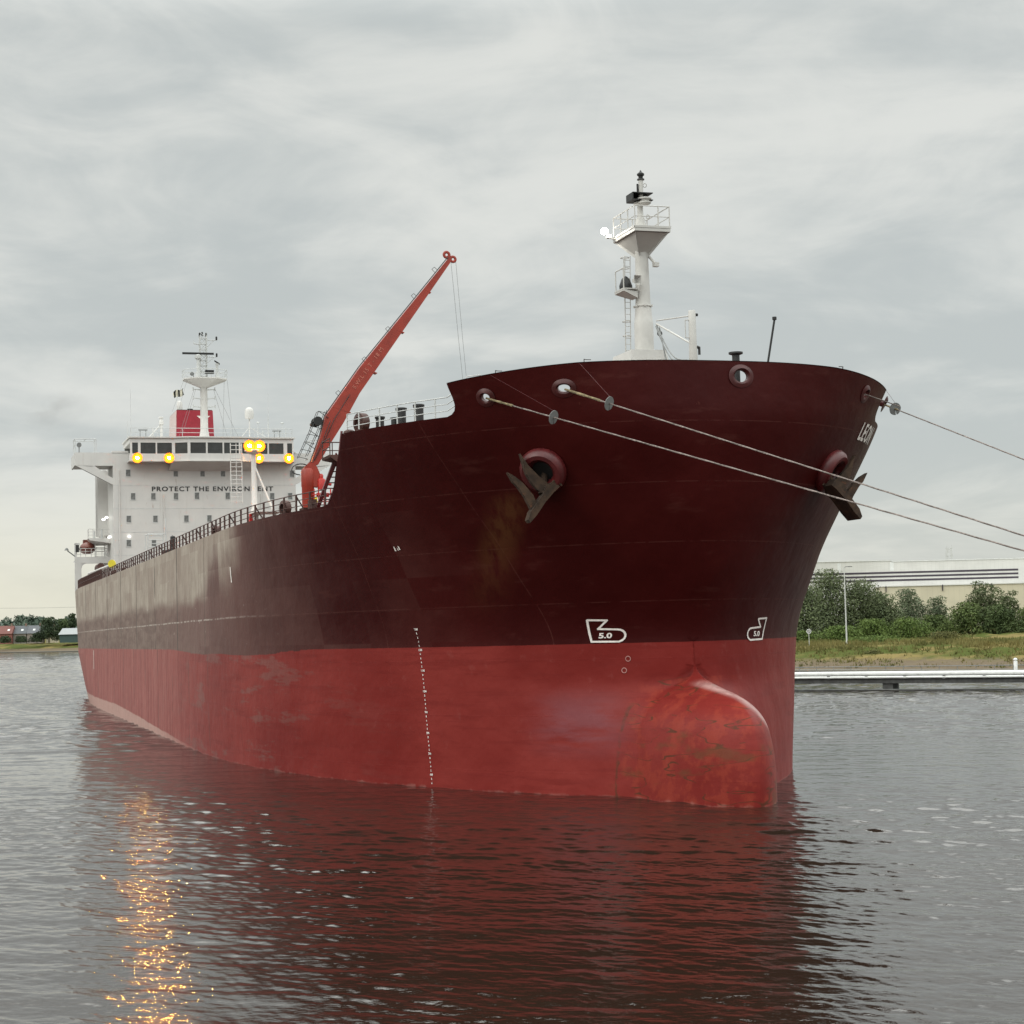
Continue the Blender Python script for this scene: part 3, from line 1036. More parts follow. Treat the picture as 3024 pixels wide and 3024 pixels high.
# ------------------------------------------------------------------ foremast
fm = empty('foremast', (0, 0, 0), ship)
S, T = 4.15, -.10
MB().hexa([(2.4, 1.7, ZFC - .05), (6.6, 1.7, ZFC - .05), (6.6, -1.5, ZFC - .05), (2.4, -1.5, ZFC - .05), (3.1, .95, 25.95), (5.6, .95, 25.95), (5.6, -.75, 25.95), (3.1, -.75, 25.95)]).build('mast_house', MT['white_mast'], fm)
MB().lathe((S, T, 0), [(.46, 25.9), (.46, 27.38), (.445, 27.42), (.375, 28.2), (.36, 28.5), (.29, 31.6)], 24).build('pole', MT['white_mast'], fm, True)
mb = MB().lathe((S, T, 28.2), [(.41, -.03), (.42, 0), (.41, .03)], 20)
for a in range(6):
    mb.lathe((S + .44 * math.cos(a), T + .44 * math.sin(a), 28.2), [(.05, -.05), (.05, .05)], 8)
mb.build('flange', MT['white_mast'], fm, True)
pl = [(2.85, .72), (5.75, .72), (5.75, -1.1), (2.85, -1.1)]
mb = MB().prism([(a, b, 31.58) for a, b in pl], (0, 0, .16))
mb.box((2.83, -1.13, 31.74), (2.86, .75, 31.84)).box((2.83, .72, 31.74), (5.78, .75, 31.84))
mb.build('lookout_platform', MT['white_mast'], fm)
mb = MB()   # tapering brackets
for a, b in pl:
    mb.add([(a, b, 31.57), (S + (a - S) * .22, T + (b - T) * .22, 31.57), (S + (a - S) * .15, T + (b - T) * .25, 30.55), (S + (a - S) * .9, T + (b - T) * .9, 31.5)], [(0, 1, 2, 3)])
mb.hexa([(S - .2, T + .2, 30.7), (S + .2, T + .2, 30.7), (S + .2, T - .2, 30.7), (S - .2, T - .2, 30.7), (3.0, .6, 31.56), (5.6, .6, 31.56), (5.6, -1.0, 31.56), (3.0, -1.0, 31.56)])
mb.build('platform_bracket', MT['white_mast'], fm)
rl = [(2.88, -1.07, 31.74), (2.88, -.5, 31.74), (2.88, .69, 31.74), (3.8, .69, 31.74), (4.75, .69, 31.74), (5.72, .69, 31.74), (5.72, -.3, 31.74), (5.72, -1.07, 31.74), (4.3, -1.07, 31.74)]
railing('platform_railing', rl + [rl[0]], 1.05, [.55, 1.05], MT['white_mast'], fm, .022, .033, posts=rl)
MB().lathe((S, T, 31.74), [(.36, 0), (.30, .3), (.16, .85), (.14, 1.0), (.14, 1.35), (.22, 1.4), (.30, 1.42), (.30, 1.5)], 16).build('lamp_pedestal', MT['white_mast'], fm, True)
mb = MB().box((3.72, -.62, 33.28), (4.6, .42, 33.32)).box((3.72, -.62, 33.62), (4.6, .42, 33.66)).box((4.55, -.62, 33.3), (4.6, .42, 33.64)).box((3.75, .38, 33.3), (4.6, .43, 33.64))
mb.build('navigation_light_screen', MT['black'], fm)
MB().lathe((3.85, T - .12, 33.1), [(.26, 0), (.32, .05), (.32, .10), (.22, .14), (.24, .2), (.34, .24), (.34, .30), (.2, .34)], 14).build('masthead_light', MT['white_mast'], fm, True)
mb = MB().tube((S, T - .05, 33.2), (S, T - .08, 34.35), .12)
mb.torus((S, T - .28, 34.1), (1, 0, .2), .09, .02, 14, 6).torus((S - .1, T - .35, 32.55), (1, 0, .2), .09, .025, 14, 6)
mb.build('upper_pole', MT['white_mast'], fm)
MB().lathe((S, T - .08, 34.35), [(.18, 0), (.17, .06), (.10, .08), (.12, .2), (.17, .22), (.18, .3), (.06, .4), (.02, .48)], 14).tube((S, T + .1, 33.7), (S, T + .1, 34.15), .05).build('anchor_light', MT['black'], fm, True)
# floodlight on the platform corner (lit)
root = empty('floodlight', (0, 0, 0), fm)
MB().box((5.35, .95, 31.75), (5.6, 1.15, 31.92)).tube((5.4, .72, 31.7), (5.4, 1.1, 31.75), .03).build('housing', MT['white_mast'], fm)
MB().lathe((5.2, 1.36, 32.0), [(.08, -.06), (.16, 0), (.18, .05), (.11, .13), (.02, .16)], 14, (-.8, .45, .25)).build('lit_lens', MT['lampwhite'], fm)
bpy.data.objects.remove(root)
# small loudhailer platform half way up with horn and covered searchlight
MB().hexa([(3.8, .3, 28.55), (4.5, .3, 28.55), (4.5, .3, 28.85), (3.8, .3, 28.85), (3.7, 1.05, 28.86), (4.9, 1.05, 28.86), (4.9, 1.05, 28.94), (3.7, 1.05, 28.94)]).box((3.7, .28, 28.94), (4.9, 1.06, 29.0)).build('horn_platform', MT['white_mast'], fm)
mb = MB()
mb.lathe((4.25, .72, 29.0), [(.30, 0), (.32, .18), (.24, .40), (.20, .52), (.09, .62), (.03, .66)], 12)
o = mb.build('covered_searchlight', MT['black'], fm, True)
vs = []
mb = MB()
mb.lathe((3.85, .48, 29.35), [(.10, 0), (.12, .08), (.16, .2), (.30, .36), (.31, .37), (.27, .35), (.12, .12)], 4, (-.95, -.25, 0))
mb.build('fog_horn', MT['white_mast'], fm)
railing('horn_platform_rail', [(4.8, 1.02, 29.0), (3.75, 1.02, 29.0)], .95, [.95], MT['white_mast'], fm, .02, .03)
mb = MB()
for dt in (.28, .55):
    mb.tube((5.0, dt, 25.95), (4.75, dt - .02, 30.75), .022)
for k in range(16):
    mb.tube((5.0 - .015 * k, .28, 26.2 + .29 * k), (5.0 - .015 * k, .55, 26.2 + .29 * k), .014)
for z in (26.9, 27.6, 30.2, 30.72):
    mb.torus((5.05, .42, z), (0, 0, 1), .20, .02, 14, 5)
mb.tube((5.25, .42, 25.95), (5.2, .42, 30.72), .018)
mb.build('caged_ladder', MT['white_mast'], fm)
mb = MB().tube((4.0, -.42, 30.6), (3.7, -.62, 30.2), .07).box((3.55, -.75, 30.05), (3.8, -.5, 30.25))
mb.build('lamp_bracket', MT['white_mast'], fm)

# small derrick post ahead of the mast, with stays
dp = empty('derrick_post', (0, 0, 0), ship)
MB().lathe((-1.9, 0, 0), [(.19, ZFC - .05), (.19, 24.9), (.175, 25.3), (.165, 26.9), (.15, 26.93)], 16).build('post_column', MT['white_mast'], dp, True)
MB().path([(-1.9, .12, 25.7), (-1.9, .34, 25.7), (-1.9, .34, 26.5), (-1.9, .12, 26.5)], .022).build('handle_bar', MT['white_mast'], dp)
MB().tube((-1.9, -.2, 25.3), (-1.9, -.32, 25.25), .07).tube((-1.9, -.3, 25.3), (-1.9, -.3, 24.95), .06).tube((-1.9, -.18, 26.75), (-1.9, -.27, 26.75), .07).build('sheave_block', MT['dark'], dp)
MB().tube((-1.7, .05, 26.72), (2.9, -.25, 27.3), .03).tube((-1.7, .05, 25.5), (2.9, -.25, 27.15), .045).build('stay', MT['white_mast'], dp)
c = [(2.9, -.25, 27.1)]
for k in range(1, 9):
    q = k / 8
    c.append((2.9 - 4.1 * q, -.25 + .3 * q, 27.1 - 2.3 * q - .55 * math.sin(q * math.pi)))
MB().path(c, .035).path([(p[0] + .1, p[1], p[2] - .05 - .12 * math.sin(i / 8 * math.pi)) for i, p in enumerate(c)], .03).path([(3.0, -.45, 27.0), (2.4, -.55, 24.6)], .02).path([(3.0, -.42, 27.0), (2.7, -.75, 24.8)], .02).build('running_wire', MT['steel'], dp)
MB().torus((3.2, -.52, 26.75), (1, 0, 0), .11, .03, 12, 6).build('shackle', MT['dark'], dp)

MB().tube((-3.6, -2.75, 24.0), (-3.75, -3.15, 26.3), .05).lathe((-3.75, -3.15, 26.28), [(.1, 0), (.1, .13)], 10).build('jackstaff', MT['black'], ship)
MB().lathe((-2.6, -1.75, ZFC), [(.17, 0), (.17, 2.45), (.32, 2.5), (.32, 2.58), (.05, 2.62)], 14).build('mushroom_vent', MT['dark'], ship, True)
mb = MB()
for s, side in ((-1.55, 1), (-3.75, 1), (-3.4, -1)):
    z = float(ztop_c(s))
    b = float(half(s, z)) * side
    mb.path([(s, b - .1 * side, z + .02), (s, b - .1 * side, z + .14), (s + .18, b - .2 * side, z + .17)], .02).path([(s - .05, b - .1 * side, z + .12), (s - .3, b - .3 * side, z + .08)], .018)
mb.build('bulwark_cleats', MT['dark'], ship)
MB().path([(-.3, float(half(-.3, 23.9)) - .3, 23.85), (-.3, float(half(-.3, 23.9)) - .3, 24.02), (-.85, float(half(-.85, 23.9)) - .3, 24.02), (-.85, float(half(-.85, 23.9)) - .3, 23.85)], .018).build('bulwark_hand_grip', MT['pale'], ship)

# ------------------------------------------------------------------ hose crane amidships
cr = empty('hose_crane', (0, 0, 0), ship)
MB().lathe((85, .30, 0), [(.75, ZMAIN - .1), (.56, ZMAIN + .5), (.56, 26.2), (.60, 26.3), (.60, 27.7), (.50, 27.9), (.2, 28.0)], 24).build('pedestal', MT['orange'], cr, True)
for ds_ in (-.42, .30):
    MB().prism([(85 + ds_, .75, 26.4), (85 + ds_, .62, 28.0), (85 + ds_, .05, 28.55), (85 + ds_, -.45, 28.1), (85 + ds_, -1.0, 26.8), (85 + ds_, -.6, 26.2)], (.12, 0, 0)).build('slewing_cheek', MT['orange'], cr)


def bc(t, z, ds_=0.0):
    return Vector((85 + ds_, t, z))


L_ = [(.09, 28.23), (-.86, 30.77), (-1.36, 32.6), (-4.6, 37.08), (-13.28, 47.51)]
R_ = [(-.59, 28.23), (-1.77, 30.16), (-3.0, 32.05), (-4.55, 34.75), (-13.57, 47.26)]
mb = MB()
# boom: box girder, kinked at its elbow
secs = []
for (a, b), w in zip(zip(L_, R_), (.36, .40, .42, .38, .17)):
    secs.append([bc(*a, -w), bc(*a, w), bc(*b, w), bc(*b, -w)])
vs = [p for q in secs for p in q]
fs = [(k * 4 + i, k * 4 + (i + 1) % 4, (k + 1) * 4 + (i + 1) % 4, (k + 1) * 4 + i) for k in range(4) for i in range(4)] + [(3, 2, 1, 0), (16, 17, 18, 19)]
mb.add(vs, fs)
mb.build('boom', MT['orange'], cr)
# sheave head: two discs side by side with an eye
mb = MB()
for t, z, r in ((-13.15, 47.85, .38), (-13.75, 47.45, .36)):
    mb.torus((85, t, z), (1, 0, 0), r * .66, r * .36, 18, 8, .7)
mb.box((84.85, -13.55, 47.3), (85.15, -13.2, 47.75))
mb.build('sheave_head', MT['orange'], cr, True)
# boom edge pipe, steps, and lugs
mb = MB()
off = Vector((-.25, .09, .07))
mb.path([bc(*p) + off for p in L_], .05)
for q in (.12, .33, .52, .73, .9):
    p = Vector(bc(*L_[2])).lerp(bc(*L_[4]), q) + Vector((-.1, .12, .1))
    mb.path([p, p + Vector((0, .3, .3)), p + Vector((0, .05, .52)), p + Vector((0, -.22, .26))], .022)
mb.build('boom_conduit', MT['dark'], cr)
for q in (.06, .3, .55, .8):
    mb = MB()
    a, b = Vector(bc(*L_[2])).lerp(bc(*L_[4]), q), Vector(bc(*R_[2])).lerp(bc(*R_[4]), q)
    w = .44 - .26 * q
    d_ = (Vector(bc(*L_[4])) - Vector(bc(*L_[2]))).normalized() * .05
    o_ = (a - b).normalized() * .05
    X_ = Vector((w, 0, 0))
    mb.hexa([a + o_ - X_ - d_, a + o_ + X_ - d_, b - o_ + X_ - d_, b - o_ - X_ - d_, a + o_ - X_ + d_, a + o_ + X_ + d_, b - o_ + X_ + d_, b - o_ - X_ + d_])
    mb.build('boom_flange', MT['orange'], cr)
MB().path([bc(-.25, 28.6, -.5), bc(-1.3, 30.6, -.52), bc(-2.1, 32.3, -.55), bc(-3.6, 34.6, -.5)], .035).path([bc(-.05, 28.4, -.55), bc(-1.05, 30.5, -.56), bc(-1.75, 32.2, -.6)], .035).build('luffing_hose', MT['dark'], cr)
v, f = text_mesh('S.W.L 15 T - 18 M', 1.1)
Ld = (Vector(bc(-13.42, 47.38)) - Vector(bc(-2.6, 32.6))).normalized()
Lu = Vector((0, Ld.z, -Ld.y))
Lu = Vector((0, 1, .72)).normalized()
sc_t = 4.6 / v[:, 0].max()
o0 = Vector(bc(-4.15, 35.1, -.43))
# lettering lies on the forward face of the boom; that face tapers so follow it
tv = []
for x, y in v:
    p = o0 + Ld * x * sc_t + Lu * y * .38
    q = (p.z - 34.8) / (47.3 - 34.8)
    tv.append((85 - (.40 - .22 * q) - .03, p.y, p.z))
MT['faded'] = mat('faded_lettering', (0.42, 0.13, 0.09), .6, var=.3, scale=5)
MB().add(tv, f).build('load_lettering', MT['faded'], cr)
# winch drum, access platform and ladder on the inboard side
MB().tube((84.5, -.62, 32.15), (85.5, -.62, 32.15), .34, n=18).tube((84.4, -.62, 32.15), (84.5, -.62, 32.15), .42, n=18).tube((85.5, -.62, 32.15), (85.6, -.62, 32.15), .42, n=18).tube((84.6, -.2, 31.9), (85.2, -.2, 31.9), .2, n=12).build('winch_drum', MT['black'], cr, True)
mb = MB()
Q = [(1.15, 28.9), (.05, 31.2), (-.7, 33.05)]
for ds_ in (-.5, .5):
    mb.path([bc(t + .0, z, ds_) for t, z in Q], .03)
    mb.path([bc(t - .75, z + .1, ds_) for t, z in Q], .03)
for k in range(7):
    q = k / 6
    t = 1.15 - 1.85 * q
    z = 28.9 + 4.15 * q
    mb.path([bc(t, z, -.5), bc(t - .78, z + .12 - .3, -.5), bc(t - .78, z + .12 - .3, .5)], .024)
    mb.tube(bc(t, z, -.5), bc(t, z, .5), .024)
for (t, z) in ((.55, 30.2), (.15, 31.3), (-.7, 33.05)):
    mb.tube(bc(t, z, -.5), bc(t - .9, z - .6, -.5), .03)
mb.build('access_cage', MT['dark'], cr)
c = [bc(.95 + .85 * math.sin(a), 27.75 + .55 * math.cos(a) * (1 if a < 1.6 else .8), -.3) for a in np.linspace(-.8, 3.0, 14)]
MB().path(c, .05).build('hydraulic_hose', MT['dark'], cr)
MB().path([bc(-13.55, 47.2), bc(-14.1, 40), bc(-14.6, 34)], .018).path([bc(-14.02, 47.2), bc(-14.5, 40), bc(-14.95, 34)], .018).build('hoist_wire', MT['steel'], cr)
mb = MB()
mb.lathe((84.6, -.85, 26.0), [(.36, 0), (.36, .8), (.30, .95), (.17, 1.0), (.19, 1.25), (.10, 1.4)], 14)
mb.tube((84.6, -1.1, 26.55), (84.6, -1.75, 26.45), .14).tube((84.6, -.4, 25.5), (84.6, -1.5, 25.5), .2)
mb.build('hydraulic_motor', MT['redpaint'], cr, True)
mb = MB().box((84.2, -1.75, 24.3), (85.6, .1, 24.42))
for t in (-.1, -.5, -1.0, -1.6):
    mb.tube((84.25, t, 19.3), (84.25, t, 26.0), .06)
for z in (23.2, 24.9, 25.5):
    mb.tube((84.25, .1, z), (84.25, -1.75, z), .05)
mb.build('operator_platform', MT['redpaint'], cr)
for (a, b) in (((-.35, 25.3), (-.12, 24.5)), ((-.12, 24.7), (.05, 23.7))):
    MB().box((84.1, min(a[0], b[0]), b[1]), (84.16, max(a[0], b[0]), a[1])).build('control_panel', MT['yellow'], cr)

# ------------------------------------------------------------------ floodlight mast abaft the crane
lm = empty('light_mast', (0, 0, 0), ship)
MB().lathe((116.5, -.15, 0), [(.42, ZMAIN - .05), (.42, 26.4), (.3, 26.6), (.27, 31.4), (.24, 32.6)], 16).build('column', MT['white'], lm, True)
MB().lathe((116.5, -.15, 32.4), [(.5, 0), (.95, .3), (.95, .42)], 12).build('lamp_platform', MT['white'], lm)
MB().tube((116.4, -.3, 30.9), (114.5, -3.2, ZMAIN + 3.5), .11).build('brace', MT['white'], lm)
mb = MB()
for dt in (1.0, 2.2):
    mb.tube((117.2, dt, 27.2), (117.2, dt, 33.6), .05)
for k in range(14):
    mb.tube((117.2, 1.0, 27.4 + k * .46), (117.2, 2.2, 27.4 + k * .46), .035)
mb.tube((117.2, 1.6, 27.2), (117.2, 1.6, 33.6), .035)
mb.build('ladder', MT['white'], lm)
MB().path([(116.2, .7, ZMAIN), (116.2, .35, 26.0), (116.2, -.9, ZMAIN)], .14).box((115.6, -1.0, ZMAIN), (116.4, .8, ZMAIN + 1.6)).build('winch_frame', MT['redpaint'], lm)
MB().box((113, -2.6, 26.0), (117.5, .3, 26.2)).build('catwalk', MT['white'], lm)


def flood(p, parent, r=.25, aim=(-1, .12, -.22), spill=10):
    """sodium floodlight: housing bowl, hot core, added glowing ring for its halo; its spill lights the wall behind"""
    p = Vector(p)
    d = Vector(aim).normalized()
    hb_ = MB()
    hb_.lathe(p, [(r * .5, -.5), (r * 1.2, -.4), (r * 2.1, -.24), (r * 2.15, -.09)], 18, d)
    hb_.tube(p - d * .3, p - d * .3 + Vector((.45, 0, -.3)), .05)
    o = hb_.build('floodlight', MT['white'], parent, True)
    u_ = d.orthogonal().normalized()
    w_ = d.cross(u_)
    rv = []
    for k in range(24):
        a = 2 * math.pi * k / 24
        e_ = u_ * math.cos(a) + w_ * math.sin(a)
        rv += [p + d * .02 + e_ * r * 2.5, p - d * .05 + e_ * r * .95, p - d * .06 + e_ * r * .60]
    MB().add(rv, [(k * 3 + j, ((k + 1) % 24) * 3 + j, ((k + 1) % 24) * 3 + j + 1, k * 3 + j + 1) for k in range(24) for j in range(2)]).build('halo_ring', MT['lamphalo'], parent)  # glowing rim that paints the lamp's halo, wider than the housing
    MB().lathe(p - d * .055, [(r * .62, -.02), (r * .62, 0), (.01, .015)], 18, d).build('lit_lens', MT['lampon'], parent)
    ld = bpy.data.lights.new('flood_spill', 'POINT')
    ld.energy = spill
    ld.color = (1.0, .42, .08)
    ld.shadow_soft_size = .25
    lo = bpy.data.objects.new('flood_spill', ld)
    sc.collection.objects.link(lo)
    lo.parent = parent
    lo.location = p + d * .45
    return o


flood((115.6, .42, 33.18), lm, .25)
flood((115.6, -.62, 33.15), lm, .25)

# ------------------------------------------------------------------ accommodation block
SA = 151.52
ab = MB().box((SA, -11.33, ZMAIN - .1), (166, 11.33, 36.0)).build('accommodation_block', MT['house'], ship)
mb = MB()
for z in (32.0, 29.13, 26.25, 23.4):
    mb.box((SA - .018, -11.36, z - .03), (SA + .3, 11.36, z + .03))
mb.build('deck_seam', MT['pale'], ab)
wm = None
fr_ = None
wins = [(9.5, 33.53), (3.69, 33.5), (.38, 33.5), (-2.16, 33.5), (-10.9, 33.45), (8.93, 30.63), (6.47, 30.63), (3.70, 30.63), (1.11, 30.68), (-2.71, 30.66), (-8.31, 30.6), (-10.6, 30.6),
        (9.49, 27.84), (6.26, 27.84), (2.46, 27.84), (-.39, 27.84), (9.53, 24.87), (6.48, 24.85)]
for t, z in wins:
    if wm is None:
        fr_ = MB()
        for a, b in (((-.32, .40), (.32, .47)), ((-.32, -.47), (.32, -.40)), ((-.32, -.40), (-.26, .40)), ((.26, -.40), (.32, .40))):
            fr_.box((-.05, a[0], a[1]), (0.02, b[0], b[1]))
        wm = MB().box((-.025, -.26, -.40), (0.01, .26, .40)).build('window', MT['port'], ab)
        fr_ = fr_.build('window_frame', MT['pale'], ab)
        wm.location = (SA, t, z)
        fr_.location = (SA, t, z)
    else:
        share('window', wm.data, (SA, t, z), ab)
        share('window_frame', fr_.data, (SA, t, z), ab)
for t, zt in ((10.6, 33.9), (-6.9, 30.9), (5.2, 30.9)):
    mb = MB().tube((SA - .10, t, 20), (SA - .10, t, zt), .07)
    for z in np.arange(21, zt - .3, 1.45):
        mb.box((SA - .12, t - .12, z), (SA, t + .12, z + .07))
    mb.build('drain_pipe', MT['white'], ab)
for t in (8.0, 1.9, -4.8):
    MB().box((SA - .05, t - .42, 20.2), (SA + .02, t + .42, 22.2)).build('door', MT['pale'], ab)
# slogan
v, f = text_mesh('PROTECT THE ENVIRONMENT', 1.18, .03)
v[:, 0] *= 15.1 / v[:, 0].max()
MB().add([(SA - .03, 6.65 - x, 31.25 + y * .61) for x, y in v], f).build('slogan_lettering', MT['letters'], ab)
# bridge wings
for sd_ in (1, -1):
    wg = MB()
    # bulwark with raking bracket below; the triangular opening is left between beam and strut
    T_ = lambda t: sd_ * t
    wg.prism([(SA + .02, T_(11.33), 34.42), (SA + .02, T_(13.5), 34.42), (SA + .02, T_(13.9), 34.25), (SA + .02, T_(15.86), 34.50), (SA + .02, T_(15.86), 36.05), (SA + .02, T_(11.33), 36.05)], (.25, 0, 0))
    wg.prism([(SA + .02, T_(11.33), 32.1), (SA + .02, T_(11.6), 32.2), (SA + .02, T_(15.86), 34.50), (SA + .02, T_(15.4), 34.52), (SA + .02, T_(13.5), 34.38), (SA + .02, T_(11.9), 33.2), (SA + .02, T_(11.33), 32.9)], (.7, 0, 0))
    wg.box((SA + .1, min(T_(11.3), T_(15.8)), 34.55), (158, max(T_(11.3), T_(15.8)), 34.7))
    wg.box((SA + .1, min(T_(15.7), T_(15.86)), 34.5), (158, max(T_(15.7), T_(15.86)), 36.03))
    w_ = wg.build('bridge_wing', MT['house'], ship)
    MB().box((SA - .05, min(T_(9.45), T_(11.4)), 36.02), (153, max(T_(9.45), T_(11.4)), 36.25)).build('wing_cap', MT['white'], w_)
    # awning frame on the wing tip
    fr = MB()
    for s in (SA + .3, 154.5):
        fr.path([(s, T_(15.8), 36.05), (s, T_(15.8), 37.75), (s, T_(13.3), 37.75), (s, T_(13.3), 36.05)], .05)
    for t in (15.8, 14.55, 13.3):
        fr.tube((SA + .3, T_(t), 37.75), (154.5, T_(t), 37.75), .04)
    fr.tube((SA + .3, T_(15.8), 37.0), (154.5, T_(15.8), 37.0), .03)
    fr.build('awning_frame', MT['pale'], w_)
    MB().tube((SA + .8, T_(15.3), 36.0), (SA + .8, T_(15.3), 36.9), .06).lathe((SA + .5, T_(15.3), 37.05), [(.28, 0), (.30, .3), (.1, .45)], 12, (1, 0, 0)).build('searchlight', MT['steel'], w_, True)
# wheelhouse
wh = empty('wheelhouse', (0, 0, 0), ship)
plan = [(9.4, 149.75), (4.15, 149.75), (2.3, 149.15), (-3.95, 149.15), (-5.7, 149.75), (-10.8, 149.75)]


def strip(z0, z1, dz0=0.0, out0=0.0, out1=0.0):
    p0 = [(s - out0, t, z0) for t, s in plan]
    p1 = [(s - out1, t, z1) for t, s in plan]
    n = len(plan)
    return p0 + p1, [(i, i + 1, n + i + 1, n + i) for i in range(n - 1)]


mb = MB()
full = [(s, t) for t, s in plan] + [(158, -10.8), (158, 9.4)]
mb.prism([(a, b, 34.75) for a, b in full], (0, 0, 1.02))      # below the windows
mb.prism([(a, b, 37.12) for a, b in full], (0, 0, .72))        # fascia and roof
mb.build('wheelhouse_wall', MT['house'], wh)
big = [(s - .22 if s < 155 else s, t + (.18 if t > 0 else -.18) if abs(t) > 9 else t) for s, t in full]
MB().prism([(a, b, 34.78) for a, b in big], (0, 0, .10)).prism([(a, b, 37.70) for a, b in big], (0, 0, .16)).build('ledge', MT['white'], wh)
MB().prism([(SA + .02, 4.6, 33.75), (SA + .02, -6.2, 33.75), (149.8, -6.0, 34.74), (149.3, -4.1, 34.74), (149.3, 2.4, 34.74), (149.8, 4.4, 34.74)], (0, 0, .02)).build('soffit', MT['white'], wh)
# mullions and glass of the front, one pane per bay
bays = [(9.15, 8.45), (8.14, 6.31), (6.13, 4.33), (3.95, 2.49), (2.15, .24), (.03, -1.81), (-2.0, -3.83), (-4.05, -5.6), (-5.75, -7.51), (-7.7, -9.54), (-10.0, -10.63)]
pt = np.array([p[0] for p in plan])[::-1]
psx = np.array([p[1] for p in plan])[::-1]
fs_ = lambda t: float(np.interp(t, pt, psx))
inner = MB()
edges = [9.4] + [x for b in bays for x in b] + [-10.8]
for k in range(0, len(edges), 2):
    a, b = edges[k], edges[k + 1]
    inner.hexa([(fs_(a), a, 35.76), (fs_(b), b, 35.76), (fs_(b) + .2, b, 35.76), (fs_(a) + .2, a, 35.76), (fs_(a), a, 37.13), (fs_(b), b, 37.13), (fs_(b) + .2, b, 37.13), (fs_(a) + .2, a, 37.13)])
inner.build('mullion', MT['white'], wh)
for a, b in bays:
    MB().add([(fs_(a) + .12, a, 35.77), (fs_(b) + .12, b, 35.77), (fs_(b) + .06, b, 37.12), (fs_(a) + .06, a, 37.12)], [(0, 1, 2, 3)]).build('window', MT['glass'], wh)
MB().box((157.4, -10.7, 35.76), (157.6, 9.3, 37.13)).build('back_wall', MT['steel'], wh)
for t in (8.62, 4.78, -6.29, -10.05):
    flood((149.0, t, 35.16), wh, .25)
railing('roof_railing', [(150, 9.3, 37.86), (150, 6, 37.86), (150, 3, 37.86), (150, 0, 37.86), (150, -3, 37.86), (150, -6, 37.86), (150, -9, 37.86), (150, -10.7, 37.86)], 1.1, [.55, 1.1], MT['pale'], wh, .03, .035)
# roof gear
for t, z1, r in ((9.3, 40.2, .05), (8.9, 44.2, .035), (8.3, 39.4, .03), (-8.35, 44.0, .035), (-8.3, 41.0, .07), (-10.55, 39.6, .05), (-10.1, 40.0, .03), (-6.9, 39.3, .03), (-7.0, 40.2, .05), (-7.6, 39.2, .08), (-9.0, 39.6, .02), (-9.5, 39.5, .02)):
    MB().tube((153.5, t, 37.84), (153.5, t, z1), r, r * .5).build('whip_antenna' if z1 > 42 else 'aerial', MT['pale'], wh)
for t in (7.55, -9.2):
    MB().box((152.2, t - .55, 38.9), (152.5, t + .55, 39.02)).tube((152.3, t - .35, 37.85), (152.3, t - .35, 38.9), .04).tube((152.3, t + .35, 37.85), (152.3, t + .35, 38.9), .04).build('antenna_frame', MT['steel'], wh)
for t, z in ((-7.0, 40.1), (-10.1, 40.05)):
    MB().lathe((153.5, t, z), [(.22, 0), (.24, .06), (.05, .16)], 12).build('gps_dome', MT['pale'], wh)
MB().lathe((154, -6.0, 0), [(.08, 37.84), (.08, 40.6), (.2, 40.65), (.52, 40.72), (.56, 41.0), (.56, 41.6), (.46, 41.95), (.22, 42.12), (.03, 42.16)], 20).tube((154, -6.0, 39.6), (153.5, -8.6, 37.9), .04).tube((154, -6.0, 39.6), (154, -4.6, 37.9), .04).build('satellite_dome', MT['white'], wh, True)
MB().lathe((156, 4.85, 0), [(.16, 37.84), (.16, 40.0), (.3, 40.1), (.3, 40.5), (.2, 40.6), (.2, 40.9), (.34, 40.95), (.3, 41.05)], 12).tube((156, 5.0, 40.0), (156, 6.9, 37.9), .07).tube((156, 5.9, 37.9), (156, 5.9, 39.6), .06).build('signal_lamp_post', MT['white'], wh, True)

# small white deck lamps
for p, r in (((SA - .12, 9.45, 25.72), .16), ((SA - .10, -9.0, 22.0), .14), ((157, 12.05, 28.2), .22), ((156.2, 11.75, 28.4), .2), ((157, 11.35, 25.95), .22), ((155, 11.5, 25.9), .18), ((150.6, 9.15, 37.0), .13), ((150.4, 8.7, 36.98), .11)):
    MB().lathe(p, [(r * .5, -.1), (r, 0), (r * .8, .12), (.02, .16)], 10, (0, 0, -1)).build('deck_lamp', MT['lampsmall'], ab)
# exterior ladder trunk along the starboard side
mb = MB()
for s in (159, 162):
    mb.box((s, 11.33, 26.3), (s + .15, 12.6, 34.5))
mb.box((160.4, 11.4, 25.9), (161.6, 12.3, 34.5))
mb.build('side_trunking', MT['white'], ab)

# boat deck portal, starboard quarter
bd = empty('boat_deck', (0, 0, 0), ship)
mb = MB()
mb.box((156.9, 14.85, ZMAIN - .05), (157.4, 15.62, 22.7))
mb.box((156.9, 11.3, 22.68), (157.4, 15.62, 23.5))
mb.box((157.4, 11.3, 23.3), (168, 15.0, 23.48))
mb.prism([(156.95, 14.85, 22.7), (156.95, 14.2, 22.7), (156.95, 14.45, 22.62), (156.95, 14.7, 22.4), (156.95, 14.85, 22.0)], (.4, 0, 0))
mb.box((158.5, 15.0, ZMAIN - .05), (159, 15.3, 23.3)).box((164, 14.3, ZMAIN - .05), (164.4, 14.7, 23.3))
mb.build('portal_frame', MT['white'], bd)
railing('boat_deck_railing', [(157, 15.4, 23.5), (157, 14.9, 23.5), (157, 14.3, 23.5), (157, 13.6, 23.5), (157, 13.0, 23.5), (157, 12.3, 23.5), (157, 11.5, 23.5)], 1.05, [.35, .7, 1.05], MT['white'], bd, .03, .04)
